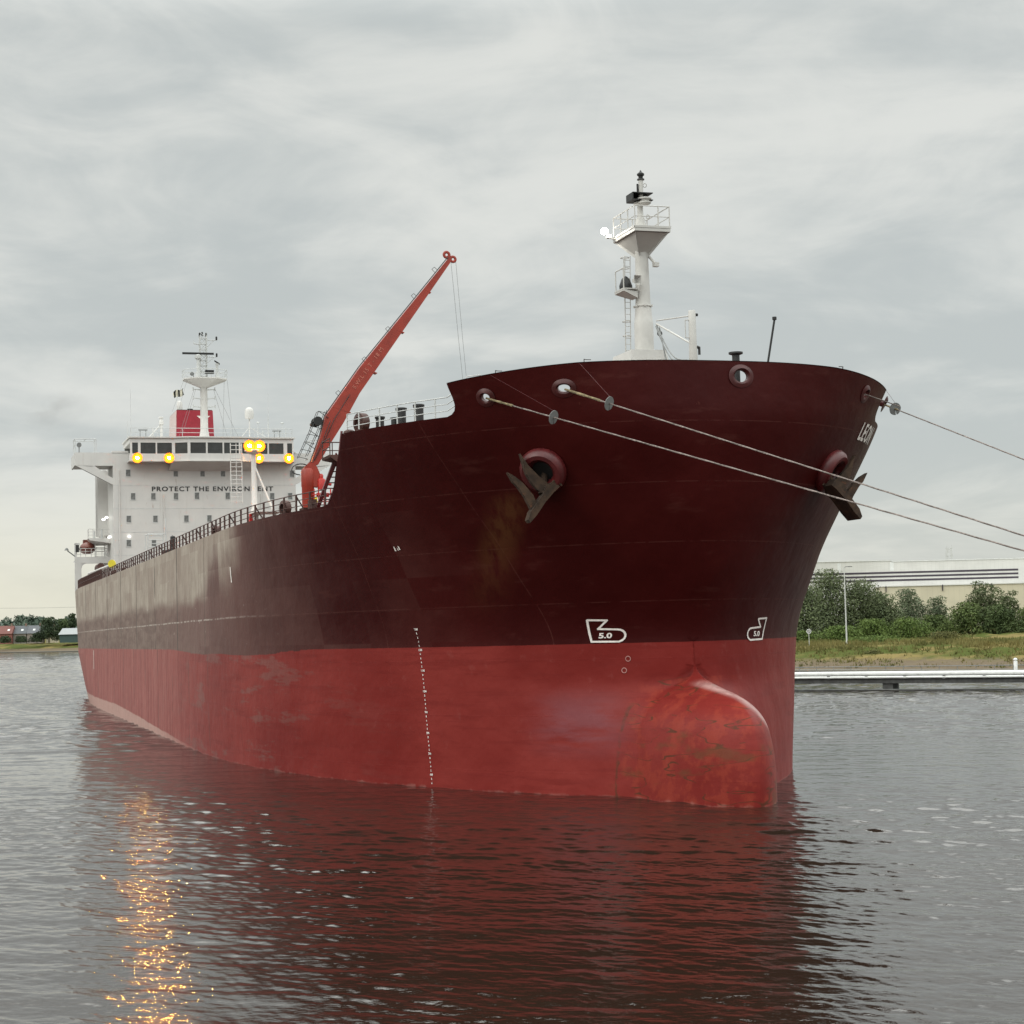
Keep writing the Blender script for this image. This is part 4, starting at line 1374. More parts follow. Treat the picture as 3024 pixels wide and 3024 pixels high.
MB().box((157.0, 15.35, 23.5), (157.6, 15.62, 25.2)).box((157.0, 15.0, 25.0), (157.6, 15.62, 25.25)).build('life_raft_cradle', MT['white'], bd)
MB().box((156.8, 15.1, 24.1), (156.98, 15.5, 25.0)).build('locker', MT['dark'], bd)
MB().tube((157, 15.6, 23.6), (157, 16.5, 24.3), .07).lathe((157, 16.6, 24.35), [(.3, 0), (.1, .3)], 8).build('davit_head', MT['steel'], bd)
bl = MB()
bl.hexa([(155.5, 11.3, 25.1), (160, 11.3, 25.1), (160, 13.0, 25.0), (155.5, 13.9, 25.5), (155.5, 11.3, 25.75), (160, 11.3, 25.75), (160, 13.9, 25.75), (155.5, 14.1, 25.75)])
bl.build('balcony', MT['white'], bd)
railing('balcony_railing', [(155.6, 11.5, 25.75), (155.6, 12.2, 25.75), (155.6, 12.9, 25.75), (155.6, 13.5, 25.75), (155.6, 14.0, 25.75), (157.5, 13.95, 25.75), (159.5, 13.8, 25.75)], 1.15, [.4, .8, 1.15], MT['white'], bd, .03, .035)
MB().tube((155.6, 12.4, 25.75), (155.6, 12.4, 26.9), .12).tube((157, 13.2, 25.75), (157, 13.2, 26.8), .12).build('fire_hose_box', MT['pale'], bd)
mb = MB()
for k in range(8):
    mb.box((158, 11.9, 23.6 + k * .27), (158.2, 13.0, 23.66 + k * .27))
mb.box((158, 11.8, 23.5), (158.1, 11.9, 25.7)).box((158, 13.0, 23.5), (158.1, 13.1, 25.7))
mb.build('inclined_ladder', MT['white'], bd)

# funnel
fn = empty('funnel', (0, 0, 0), ship)
MB().hexa([(167.4, 1.55, 37.9), (175.5, 1.55, 37.9), (175.5, -3.55, 37.9), (167.4, -3.55, 37.9), (168, 1.38, 43.45), (175, 1.38, 43.45), (175, -3.42, 43.45), (168, -3.42, 43.45)]).build('casing', MT['funnel'], fn)
MB().hexa([(167.9, 1.60, 37.9), (175.6, 1.60, 37.9), (175.6, 1.50, 37.9), (167.9, 1.50, 37.9), (168.1, 1.43, 43.4), (175, 1.43, 43.4), (175, 1.33, 43.4), (168.1, 1.33, 43.4)]).build('side_panel', mat('funnel_side_paint', (.62, .50, .47), .5, var=.08), fn)
MB().box((168.2, -3.35, 43.45), (174.9, 1.3, 43.55)).tube((171, -.8, 43.5), (171, -.8, 44.0), .4).build('funnel_top', MT['dark'], fn)
MB().box((166.5, -3.9, 30), (176, 2.0, 37.9)).build('engine_casing', MT['white'], fn)
st = []
for k in range(10):
    r = .95 if k % 2 == 0 else .40
    a = R(90 + 36 * k)
    st.append((167.92 - (r * math.sin(a) + 42.4 - 43.45) * .108 - .1 - .06, -2.15 - r * math.cos(a), 42.4 + r * math.sin(a)))
MB().add(st, [tuple(range(10))]).build('funnel_star', MT['mark'], fn)
MB().lathe((169, .85, 0), [(.40, 43.5), (.40, 44.4), (.28, 44.75), (.03, 44.85)], 14).build('exhaust_dome', MT['white'], fn, True)
MB().box((166.3, -3.4, 38.0), (167.3, -2.6, 39.6)).build('vent_cowl', MT['steel'], fn)

# radar mast
rm = empty('radar_mast', (0, 0, 0), ship)
RS, RT = 160.5, -1.2
MB().lathe((RS, RT, 0), [(1.0, 37.0), (.62, 39.2), (.50, 40.0), (.45, 45.6), (.6, 45.8)], 20).build('column', MT['white'], rm, True)
oc = [(RS + 2.6 * math.cos(a) * .9, RT - .15 + 3.0 * math.sin(a)) for a in np.linspace(0, 2 * math.pi, 9)[:-1] + .39]
mb = MB()
n = len(oc)
vs = [(a, b, 46.45) for a, b in oc] + [(a, b, 46.6) for a, b in oc] + [(RS + (a - RS) * .2, RT + (b - RT) * .18, 45.45) for a, b in oc]
mb.add(vs, [tuple(range(n, 2 * n))] + [(i, (i + 1) % n, n + (i + 1) % n, n + i) for i in range(n)] + [(2 * n + i, 2 * n + (i + 1) % n, (i + 1) % n, i) for i in range(n)])
mb.build('radar_platform', MT['white'], rm)
railing('platform_railing', [(a, b, 46.6) for a, b in oc + [oc[0]]], 1.1, [.55, 1.1], MT['pale'], rm, .03, .04)
mb = MB()
cs4 = [(RS - .42, RT + .42), (RS + .42, RT + .42), (RS + .42, RT - .42), (RS - .42, RT - .42)]
for a, b in cs4:
    mb.tube((a, b, 46.6), (a, b, 52.3), .06)
for k in range(8):
    z = 46.9 + k * .72
    for i in range(4):
        a, b = cs4[i], cs4[(i + 1) % 4]
        mb.tube((*a, z), (*b, z), .045)
        mb.tube((*a, z), (*b, z + .72), .03)
mb.tube((RS, RT - .4, 51.7), (RS, RT - 1.75, 51.75), .05).tube((RS, RT - .4, 50.7), (RS, RT - 1.4, 51.7), .035)
mb.tube((RS, RT - .4, 49.5), (RS, RT - 1.75, 49.55), .05).tube((RS, RT - .4, 48.6), (RS, RT - 1.4, 49.5), .035)
mb.tube((RS, RT + .4, 51.1), (RS, RT + 1.2, 51.25), .07).tube((RS, RT + 1.2, 51.2), (RS, RT + 1.2, 51.6), .03)
mb.build('lattice_tower', MT['pale'], rm)
for t, z in ((RT - 1.75, 51.75), (RT - 1.75, 49.55), (RT + .1, 52.3), (RT + .42, 52.2), (RT - .42, 52.2)):
    MB().lathe((RS, t, z), [(.10, 0), (.12, .05), (.12, .42), (.05, .5)], 10).build('signal_light', MT['black'], rm)
MB().box((RS - .9, RT - 1.25, 49.7), (RS - .7, RT + 2.8, 49.95)).build('radar_scanner', MT['black'], rm)
MB().lathe((RS - .8, RT + .78, 0), [(.45, 46.6), (.22, 47.4), (.20, 49.0), (.42, 49.2), (.42, 49.55), (.2, 49.7)], 12).build('scanner_pedestal', MT['pale'], rm, True)
MB().hexa([(RS - 1.4, RT - 1.25, 48.75), (RS - 1.2, RT - 1.25, 48.75), (RS - 1.0, RT - 1.95, 48.35), (RS - 1.2, RT - 1.95, 48.35), (RS - 1.4, RT - 1.25, 48.92), (RS - 1.2, RT - 1.25, 48.92), (RS - 1.0, RT - 1.95, 48.55), (RS - 1.2, RT - 1.95, 48.55)]).build('radar_scanner', MT['black'], rm)
MB().lathe((RS - 1.2, RT - 1.6, 0), [(.35, 46.6), (.16, 47.2), (.16, 48.2), (.25, 48.5)], 10).build('scanner_pedestal', MT['pale'], rm, True)
MB().box((RS - 1.5, RT - 1.15, 47.15), (RS - .9, RT - .05, 47.6)).build('light_screen', MT['black'], rm)
MB().lathe((RS - 2, RT + 1.75, 47.0), [(.26, -.1), (.28, 0), (.2, .12)], 12, (-1, 0, 0)).build('loudhailer', MT['steel'], rm)
mb = MB()
for z in (45.25, 44.1, 43.0):
    for sg in (1, -1):
        mb.tube((RS - .2, RT, z - .12), (RS - .2, RT + sg * 1.42, z), .11, .05).tube((RS - .2, RT + sg * 1.42, z - .2), (RS - .2, RT + sg * 1.42, z + .25), .07)
mb.build('signal_yard', MT['pale'], rm)
mb = MB()
for (a, b) in (((RT - 2.6, 46.4), (-3.2, 38)), ((RT - 3.0, 46.4), (-4.6, 38)), ((RT - 1.2, 45.2), (-4.0, 38)), ((RT - 1.4, 45.2), (-5.6, 38)), ((RT + 1.3, 45.2), (2.6, 38.2)), ((RT + 1.1, 45.2), (2.2, 38.2)), ((RT + 2.6, 46.4), (3.2, 42)), ((RT + 2.2, 46.4), (2.4, 42.2))):
    mb.tube((RS - .5, a[0], a[1]), (RS - 2.5, b[0], b[1]), .022, n=4)
mb.build('halyards', MT['steel'], rm)

# ------------------------------------------------------------------ things carried by the ship
lb = empty('lifeboat')
lb.matrix_world = SHIP @ Matrix.Translation((161, 13.75, 24.0))
tag(lb, 'enclosed rust-orange lifeboat sitting on the white stern boat deck', 'lifeboat')
mb = MB()
prof = [(-3.2, .1), (-2.9, .55), (-2.0, .95), (0, 1.1), (2.0, .95), (2.9, .6), (3.2, .12)]
n = 14
vs = []
for x, r in prof:
    for i in range(n):
        a = 2 * math.pi * i / n
        vs.append((x, r * .92 * math.cos(a), .75 + r * (.72 if math.sin(a) > 0 else .66) * math.sin(a)))
fs = [(k * n + i, k * n + (i + 1) % n, (k + 1) * n + (i + 1) % n, (k + 1) * n + i) for k in range(len(prof) - 1) for i in range(n)] + [tuple(range(n)), tuple((len(prof) - 1) * n + i for i in range(n))]
mb.add(vs, fs).build('boat_hull', MT['boat'], lb, True)
MB().box((.6, -.45, 1.4), (1.7, .45, 1.9)).build('conning_hatch', MT['boat'], lb)
MB().box((-2.0, -1.06, .72), (2.0, 1.06, .8)).build('gunwale', MT['dark'], lb)

fl = MB()
fv = []
for i in range(9):
    for j in range(5):
        x = i / 8
        fv.append((.12 * math.sin(x * 7 + j), x * 1.25 + .1 * math.sin(j), -j * .22 - x * .55 - .12 * math.sin(x * 6)))
fl.add(fv, [(i * 5 + j, (i + 1) * 5 + j, (i + 1) * 5 + j + 1, i * 5 + j + 1) for i in range(8) for j in range(4)])


def flag_mat():
    m, t, b = newmat('flag_cloth')
    co = N(t, 'ShaderNodeTexCoord').outputs['Object']
    sp = N(t, 'ShaderNodeSeparateXYZ')
    t.links.new(co, sp.inputs[0])
    f = M_(t, 'GREATER_THAN', M_(t, 'FRACT', M_(t, 'ADD', M_(t, 'MULTIPLY', sp.outputs[1], 1.9), M_(t, 'MULTIPLY', NOISE(t, co, 2), .3))), .5)
    t.links.new(MIX(t, f, (.02, .02, .015), (.55, .52, .42)), b.inputs['Base Color'])
    b.inputs['Roughness'].default_value = .9
    return m


flo = fl.build('flag', flag_mat())
flo.matrix_world = SHIP @ Matrix.Translation((159.5, RT + 2.75, 45.3))
tag(flo, 'small black and cream signal flag flying below the radar platform', 'flag')


# ------------------------------------------------------------------ mooring ropes and rat guards
def rope(name, a, b, r, sag, label, group, sleeve=0.0):
    a, b = Vector(a), Vector(b)
    pts = []
    nseg = 60
    for i in range(nseg + 1):
        q = i / nseg
        p = a.lerp(b, q)
        p.z -= sag * 4 * q * (1 - q)
        pts.append(p)
    mb = MB()
    d = (b - a).normalized()
    u = d.orthogonal().normalized()
    w = d.cross(u)
    n = 8
    rings = 260
    vs = []
    for i in range(rings + 1):
        q = i / rings
        p = a.lerp(b, q)
        p.z -= sag * 4 * q * (1 - q)
        tw = i * .9
        for k in range(n):
            t = 2 * math.pi * k / n
            rr = r * (1 + .16 * math.cos(3 * (t + tw * .35)))
            vs.append(p + (u * math.cos(t) + w * math.sin(t)) * rr)
    fs = [(i * n + k, i * n + (k + 1) % n, (i + 1) * n + (k + 1) % n, (i + 1) * n + k) for i in range(rings) for k in range(n)]
    o = mb.add(vs, fs).build(name, MT['rope'], None, True)
    tag(o, label, 'rope', group)
    if sleeve:
        s2 = MB()
        for k in range(5):
            q0, q1 = k / 5 * sleeve, (k + 1) / 5 * sleeve
            s2.tube(a.lerp(b, q0), a.lerp(b, q1), r * random.uniform(1.6, 2.3), r * random.uniform(1.5, 2.2))
        s2.build('chafe_sleeve', MT['ropecover'], o, True)
    return o


G1 = 'mooring ropes from the bow'
A0 = S2W((-.84, 9.39, 23.0))
B0 = S2W((-3.15, 6.55, 23.12))
P0 = S2W((-1.82, -8.5, 23.31))
Q0 = S2W((1.24, -11.18, 23.25))
rope('mooring_rope', A0, (32.0, 43.4, 3.0), .028, .0, 'lower mooring rope, from the aftmost starboard chock past the anchor', G1, .035)
rope('mooring_rope', B0, (30.7, 42.7, 3.0), .028, .0, 'upper mooring rope with pale frayed sleeve, from second starboard chock', G1, .05)
rope('mooring_rope', Q0, (31.3, 42.2, 3.0), .028, .0, 'mooring rope with black sleeve leaving the right edge of the bow', G1, .03)
rope('mooring_line', P0, Vector((18.42, 86.0, 17.56)), .025, .0, 'thin short line from the port bow chock to its rat guard', G1)


def rat_guard(c, d, tie, label):
    d = Vector(d).normalized()
    up = Vector((0, 0, 1))
    x = up.cross(d).normalized()
    y = d.cross(x).normalized()
    r = .30
    # disc with a slot running from the centre to the rim
    pts = []
    n = 30
    g = .09
    for i in range(n + 1):
        a = -math.pi / 2 + g + (2 * math.pi - 2 * g) * i / n + .35
        pts.append((math.cos(a) * r * (1 + .03 * math.sin(5 * a)), math.sin(a) * r))
    vs = []
    fs = []
    for k, (u_, v_) in enumerate(pts):
        for w in (-.012, .012):
            vs.append(Vector(c) + x * u_ + y * v_ + d * w)
            vs.append(Vector(c) + x * u_ * .12 + y * v_ * .12 + d * w)
    for k in range(n):
        a, b = k * 4, (k + 1) * 4
        fs += [(a, b, b + 1, a + 1), (a + 2, a + 3, b + 3, b + 2), (a, a + 2, b + 2, b)]
    o = MB().add(vs, fs).build('rat_guard', MT['steel'])
    tag(o, label, 'rat guard', 'rat guards on the mooring ropes')
    MB().tube(Vector(c) + y * .25, tie, .007, n=5).build('tether', MT['lip'], o)


def along(a, b, q):
    return Vector(a).lerp(Vector(b), q)


rat_guard(along(A0, (32.0, 43.4, 3.0), .0860), (1.0, -.75, -.42), S2W((-1.4, float(half(-1.4, 23.9)), 23.95)), 'leftmost grey rat guard disc, on the lower starboard rope')
rat_guard(along(B0, (30.7, 42.7, 3.0), .0620), (1.0, -.75, -.42), S2W((-3.7, float(half(-3.7, 24.2)), 24.2)), 'middle grey rat guard disc, on the upper starboard rope')
rat_guard(along(Q0, (31.3, 42.2, 3.0), .0240), (.35, -1.0, -.3), S2W((.2, -float(half(.2, 23.8)), 23.8)), 'round slotted rat guard disc against the sky at right of bow')


# ------------------------------------------------------------------ water
SLOPE = 0.104      # rms slope of the wind ripples
wr = np.random.default_rng(5)


def wave_height(x, y, lam_min):
    """sum of many small ripple trains; trains finer than lam_min (array) fade out"""
    h = np.zeros_like(x)
    n = 72
    lam = np.exp(np.linspace(math.log(.20), math.log(4.2), n)) * wr.uniform(.9, 1.1, n)
    th = wr.normal(1.15, .62, n)
    ph = wr.uniform(0, 2 * math.pi, n)
    amp = SLOPE * math.sqrt(2.0 / n)
    gust = .80 + .30 * np.sin(x * .021 + y * .034 + 1.0) * np.sin(x * .013 - y * .045) + .15 * np.sin(y * .11 + x * .03)
    kept = np.zeros_like(x)
    for i in range(n):
        k = 2 * math.pi / lam[i]
        a = amp / k * (1.25 if lam[i] < 1.1 else .72)
        p = k * (x * math.cos(th[i]) + y * math.sin(th[i])) + ph[i]
        sn = np.sin(p)
        f = np.clip((lam[i] - lam_min) / (.5 * lam_min), 0, 1)
        kept += f * (a * k) ** 2
        h += a * (sn + .22 * np.cos(2 * p)) * f
    tot = kept.max()
    return h * gust * np.clip(np.sqrt(tot / np.maximum(kept, tot * .02)), 1, 2.6)


def build_water():
    rows = np.concatenate([[2, 8, 16, 22], np.arange(25, 60, .075), np.arange(60, 120, .13), np.arange(120, 300, .42), np.cumsum(np.linspace(.45, 1.7, 640)) + 300, np.geomspace(1000, 1150, 8), [1300, 1800, 3000, 5000, 9000]])
    ang = np.radians(np.concatenate([[-115, -90, -70, -55, -45, -38, -33], np.linspace(-29, 29, 1250), [33, 38, 45, 55, 70, 90, 115]]))
    D, A_ = np.meshgrid(rows, ang, indexing='ij')
    X = D * np.sin(A_)
    Y = D * np.cos(A_)
    dr = np.gradient(rows)[:, None] * np.ones_like(D)
    dc = D * np.gradient(ang)[None, :]
    lam_min = 2.2 * np.maximum(dr, dc)
    Z = wave_height(X, Y, lam_min)
    nr, nc = D.shape
    me = bpy.data.meshes.new('water')
    me.vertices.add(nr * nc)
    me.vertices.foreach_set('co', np.stack([X, Y, Z], -1).astype(np.float32).ravel())
    i = np.arange(nr - 1)[:, None] * nc + np.arange(nc - 1)[None, :]
    q = np.stack([i, i + nc, i + nc + 1, i + 1], -1).reshape(-1, 4)
    me.loops.add(q.size)
    me.loops.foreach_set('vertex_index', q.astype(np.int32).ravel())
    me.polygons.add(len(q))
    me.polygons.foreach_set('loop_start', np.arange(0, q.size, 4, dtype=np.int32))
    me.polygons.foreach_set('use_smooth', np.ones(len(q), bool))
    me.update(calc_edges=True)
    me.validate()
    return me


def water_mat():
    m, t, b = newmat('harbour_water')
    co = N(t, 'ShaderNodeTexCoord').outputs['Object']
    sp = N(t, 'ShaderNodeSeparateXYZ')
    t.links.new(co, sp.inputs[0])
    x, y, z = sp.outputs
    big_ = NOISE(t, COMB(t, M_(t, 'MULTIPLY', x, .020), M_(t, 'MULTIPLY', y, .05), 0), 1.0, 3, .5)
    wv = COMB(t, M_(t, 'MULTIPLY', x, .62), y, 0)
    far = MAPR(t, y, 60, 300)
    h2 = NOISE(t, wv, 1.2, 3, .55, .3)
    h3 = NOISE(t, COMB(t, M_(t, 'MULTIPLY', x, .7), M_(t, 'ADD', y, 31), 0), 6.5, 3, .6, .2)
    hh = M_(t, 'ADD', M_(t, 'MULTIPLY', M_(t, 'MULTIPLY', h2, .16), far), M_(t, 'MULTIPLY', h3, .009))
    calm = MAPR(t, big_, .35, .65, .6, 1.15)
    bp = N(t, 'ShaderNodeBump')
    bp.inputs['Strength'].default_value = 1.0
    bp.inputs['Distance'].default_value = 1.0
    t.links.new(M_(t, 'MULTIPLY', hh, calm), bp.inputs['Height'])
    t.links.new(bp.outputs[0], b.inputs['Normal'])
    t.links.new(MIX(t, big_, (.014, .009, .006), (.020, .013, .009)), b.inputs['Base Color'])
    b.inputs['Roughness'].default_value = .03
    b.inputs['IOR'].default_value = 1.44
    return m


tag(link('water', build_water(), water_mat()), kind='structure')


# ------------------------------------------------------------------ banks
def shore(x):
    return float(np.interp(x, [-6000, -400, -236, -193, -120, -60, -20, 28, 39.4, 63, 100, 200, 6000], [3600, 950, 840, 812, 760, 540, 330, 263, 252.4, 230.6, 197, 110, -4000]))


def hgt(d):
    return float(np.interp(d, [-2, 0, .4, 3, 8, 14, 20, 25, 32, 45, 60, 90, 200, 700, 1500, 5000], [-1.5, -.2, .35, .7, 1.3, 2.1, 2.75, 3.1, 3.3, 3.4, 3.6, 4.2, 4.6, 5.5, 8, 8]))


def grass_mat():
    m, t, b = newmat('rough_grass_bank')
    co = N(t, 'ShaderNodeTexCoord').outputs['Object']
    sp = N(t, 'ShaderNodeSeparateXYZ')
    t.links.new(co, sp.inputs[0])
    x, y, z = sp.outputs
    n1 = NOISE(t, co, .12, 5, .6)
    n2 = NOISE(t, co, .7, 6, .65)
    dry = MIX(t, n2, (.15, .115, .042), (.23, .18, .075))
    grn = MIX(t, n2, (.050, .066, .015), (.085, .100, .026))
    mud = MIX(t, n2, (.10, .078, .052), (.17, .135, .095))
    zz = M_(t, 'ADD', z, M_(t, 'MULTIPLY', M_(t, 'SUBTRACT', n2, .5), 1.6))
    c = MIX(t, MAPR(t, n1, .38, .58), dry, grn)
    c = MIX(t, MAPR(t, zz, 1.9, 1.2), c, mud)
    c = MIX(t, MAPR(t, M_(t, 'ADD', z, M_(t, 'MULTIPLY', n2, .2)), .62, .5), c, (.16, .15, .13))
    c = MIX(t, MAPR(t, z, .28, .1), c, (.03, .028, .024))
    t.links.new(c, b.inputs['Base Color'])
    b.inputs['Roughness'].default_value = 1.0
    b.inputs['Specular IOR Level'].default_value = .05
    bp = N(t, 'ShaderNodeBump')
    bp.inputs['Strength'].default_value = .8
    bp.inputs['Distance'].default_value = .5
    t.links.new(n2, bp.inputs['Height'])
    t.links.new(bp.outputs[0], b.inputs['Normal'])
    return m


MT['grass'] = grass_mat()
xs = list(np.concatenate([[-6000, -2500, -1200, -700, -400], np.arange(-300, -150, 4.0), np.arange(-150, 20, 14.0), np.arange(22, 130, 1.5), [150, 200, 350, 1000, 6000]]))
ds_ = [-2, 0, .4, 1.5, 3, 5.5, 8, 11, 14, 17, 20, 22.5, 25, 28, 32, 38, 45, 52, 60, 75, 90, 140, 200, 400, 700, 1500, 5000]
gv = []
for x in xs:
    y0 = shore(x)
    for k, d in enumerate(ds_):
        j = random.uniform(-.22, .22) if 1 < d < 100 else 0
        gv.append((x, y0 + d + (random.uniform(-.6, .6) if 3 < d < 90 else 0), hgt(d) + j))
nd = len(ds_)
gb = MB().add(gv, [(i * nd + j, (i + 1) * nd + j, (i + 1) * nd + j + 1, i * nd + j + 1) for i in range(len(xs) - 1) for j in range(nd - 1)])
tag(gb.build('ground', MT['grass'], None, True), kind='structure')

# tufts of grass on the right bank
def tuft_mat(name, c1, c2, scale=.5):
    m, t, b = newmat(name)
    co = N(t, 'ShaderNodeTexCoord').outputs['Object']
    n = NOISE(t, co, scale, 4, .6)
    n2 = NOISE(t, co, scale * 7, 3, .6)
    f = M_(t, 'ADD', M_(t, 'MULTIPLY', MAPR(t, n, .32, .68), .65), M_(t, 'MULTIPLY', n2, .35))
    t.links.new(MIX(t, f, c1, c2), b.inputs['Base Color'])
    b.inputs['Roughness'].default_value = .75
    b.inputs['Specular IOR Level'].default_value = .25
    return m


MT['tuft'] = tuft_mat('bank_grass_blades', (.070, .082, .020), (.21, .175, .062), .13)
tv, tf = [], []
for i in range(9000):
    x = random.uniform(24, 100)
    d = random.uniform(2.5, 55) if random.random() < .75 else random.uniform(20, 34)
    y = shore(x) + d
    z = hgt(d) - .1
    if math.sin(x * .31) + math.sin(x * .13 + d * .4) < random.uniform(-1.6, .8):
        continue
    h = random.uniform(.25, .75) * (1.2 if d > 20 else .8)
    for k in range(3):
        a = random.uniform(0, math.pi)
        w = random.uniform(.06, .16)
        ox, oy = random.uniform(-.35, .35), random.uniform(-.35, .35)
        lx, ly = random.uniform(-.25, .25), random.uniform(-.25, .25)
        o = len(tv)
        tv += [(x + ox - math.cos(a) * w, y + oy - math.sin(a) * w, z), (x + ox + math.cos(a) * w, y + oy + math.sin(a) * w, z), (x + ox + lx, y + oy + ly, z + h)]
        tf.append((o, o + 1, o + 2))
me = bpy.data.meshes.new('grass')
me.from_pydata(tv, [], tf)
tag(link('grass', me, MT['tuft']), kind='stuff')


# ------------------------------------------------------------------ trees and bushes
def leaf_mesh(blobs, n, size, jitter=.35, flat=.8):
    """scatter leaf sprays through the volume of overlapping ellipsoid clumps"""
    vols = np.array([b[3] * b[4] * b[5] for b in blobs]) ** .75
    pick = rng.choice(len(blobs), n, p=vols / vols.sum())
    B = np.array(blobs)[pick]
    d = rng.normal(size=(n, 3))
    d /= np.linalg.norm(d, axis=1)[:, None]
    r = rng.uniform(.45, 1.05, n) ** .6
    lump = 1 + .16 * np.sin(d[:, 0] * 6 + pick) * np.cos(d[:, 2] * 7 + pick * 2)
    c = B[:, :3] + d * B[:, 3:6] * (r * lump)[:, None]
    nrm = d + rng.normal(size=(n, 3)) * .7
    nrm /= np.linalg.norm(nrm, axis=1)[:, None]
    ref = rng.normal(size=(n, 3))
    u = np.cross(nrm, ref)
    u /= np.linalg.norm(u, axis=1)[:, None] + 1e-9
    w = np.cross(nrm, u)
    sz = size * rng.uniform(.55, 1.3, n)[:, None]
    p0 = c - u * sz * .5
    p1 = c + w * sz * .28 * flat
    p2 = c + u * sz * .5
    p3 = c - w * sz * .28 * flat
    v = np.stack([p0, p1, p2, p3], 1).reshape(-1, 3)
    f = np.arange(4 * n).reshape(-1, 4)
    return v, f


def np_mesh(name, v, f):
    me = bpy.data.meshes.new(name)
    me.from_pydata(v.tolist(), [], f.tolist())
    return me


MT['bark'] = mat('bark', (.07, .055, .042), .9, var=.3, scale=3)
LEAF = {
    'willow': tuft_mat('willow_leaves', (.045, .062, .026), (.140, .168, .080), .35),
    'grey': tuft_mat('grey_green_leaves', (.062, .084, .048), (.150, .178, .100), .35),
    'dark': tuft_mat('dark_leaves', (.026, .044, .014), (.080, .112, .036), .4),
    'mid': tuft_mat('mid_green_leaves', (.040, .064, .018), (.110, .145, .042), .4),
    'bright': tuft_mat('bright_leaves', (.060, .098, .020), (.130, .180, .045), .5),
    'olive': tuft_mat('olive_weeds', (.050, .058, .016), (.150, .140, .045), .6),
    'hazeblue': tuft_mat('hazed_leaves', (.045, .070, .052), (.085, .115, .080), .12),  # bluish tint paints distance haze into the leaf colour
    'fardark': tuft_mat('far_dark_leaves', (.020, .034, .018), (.055, .080, .034), .2),
    'fargreen': tuft_mat('far_green_leaves', (.035, .058, .022), (.080, .112, .040), .2),
}


def tree(name, x, y, z, h, w, kind, label, group, n=3500, leaf=.42, low=.25, cat='tree', nb=14, dep=None):
    root = empty(name, (x, y, z))
    tag(root, label, cat, group)
    dep = dep or w
    blobs = []
    ch = h * (1 - low)
    cz = h * low + ch * .5
    for i in range(nb):
        a = i * 2.399 + random.uniform(-.3, .3)
        q = (i + .5) / nb
        zz = h * low + ch * (.10 + .80 * q) + random.uniform(-.06, .06) * ch
        prof = math.sin(math.pi * min(1, max(.12, 1 - (q * .85)))) ** .6 if low > .1 else (1 - q * .75)
        rad = (w * .5) * prof * random.uniform(.35, .8)
        bs = w * random.uniform(.15, .25) * (1.15 - .35 * q)
        blobs.append((math.cos(a) * rad, math.sin(a) * rad * dep / w, zz, bs * random.uniform(.9, 1.3), bs, min(bs * random.uniform(.75, 1.1), (h - zz) if h - zz > .4 else .4)))
    v, f = leaf_mesh(blobs, n, leaf)
    v[:, 2] = np.maximum(v[:, 2], .05)
    link('crown', np_mesh('crown', v, f), LEAF[kind], root)
    mb = MB()
    tr = max(.10, h * .022)
    mb.tube((0, 0, -.4), (random.uniform(-.2, .2), 0, h * max(low, .15) + .4), tr * 1.3, tr * .9, 8)
    top = (0, 0, h * max(low, .15) + .2)
    for b in blobs[::2]:
        mid = (b[0] * .5, b[1] * .5, (top[2] + b[2]) * .52)
        mb.tube(top, mid, tr * .7, tr * .42, 6).tube(mid, b[:3], tr * .42, tr * .14, 5)
    mb.build('trunk' if cat == 'tree' else 'stems', MT['bark'], root)
    return root


G2 = 'trees on the right bank'
tree('willow_tree', 48.6, 307, 3.4, 9.9, 11.5, 'willow', 'willow beside the ship bow, leftmost of the dense clump on the right bank', G2, 9500, low=.03, nb=26)
tree('willow_tree', 53.4, 312, 3.6, 12.2, 12.0, 'willow', 'tallest willow of the clump, its top just left of the street lamp', G2, 11500, low=.03, nb=28)
tree('willow_tree', 59.0, 312, 3.6, 10.4, 10.5, 'willow', 'round willow immediately right of the street lamp', G2, 10000, low=.03, nb=26)
tree('willow_tree', 63.2, 314, 3.6, 7.8, 8.6, 'willow', 'lower willow at the right end of the willow clump', G2, 5200, low=.04, nb=18)
tree('poplar_tree', 65.6, 330, 4.0, 7.8, 8.0, 'grey', 'smaller grey-green tree in front of the cream warehouse annex, left of its pair', G2, 5000, low=.05, nb=18)
tree('poplar_tree', 71.0, 330, 4.0, 8.4, 8.4, 'grey', 'taller grey-green tree in front of the cream warehouse annex', G2, 5200, low=.05, nb=18)
tree('poplar_tree', 75.6, 328, 4.0, 6.8, 6.2, 'grey', 'low grey-green sapling between the grey pair and the dark thicket', G2, 3000, low=.05)
tree('ash_tree', 80.4, 314, 3.7, 9.4, 6.6, 'willow', 'tall airy tree rising above the dark thicket, highest on far right', G2, 5200, low=.2, nb=18)
tree('ash_tree', 84.2, 314, 3.7, 7.6, 5.0, 'willow', 'airy side tree with leaning open crown, right of the tall airy one', G2, 3200, low=.2)
G3 = 'bushes on the right bank'
tree('thorn_bush', 69.6, 303, 3.3, 4.2, 8.0, 'mid', 'low bush forming the left end of the dark thicket', G3, 4600, low=.0, cat='bush', nb=18)
tree('thorn_bush', 75.0, 305, 3.3, 6.2, 8.6, 'mid', 'dark rounded bush in the middle of the thicket, left of the airy tree', G3, 6500, low=.0, cat='bush', nb=20)
tree('thorn_bush', 80.2, 303, 3.3, 5.6, 8.6, 'dark', 'darkest wide bush directly below the tall airy tree', G3, 6500, low=.0, cat='bush', nb=20)
tree('thorn_bush', 85.8, 305, 3.3, 5.2, 7.6, 'mid', 'bush at the right picture edge above the grass', G3, 5200, low=.0, cat='bush', nb=18)
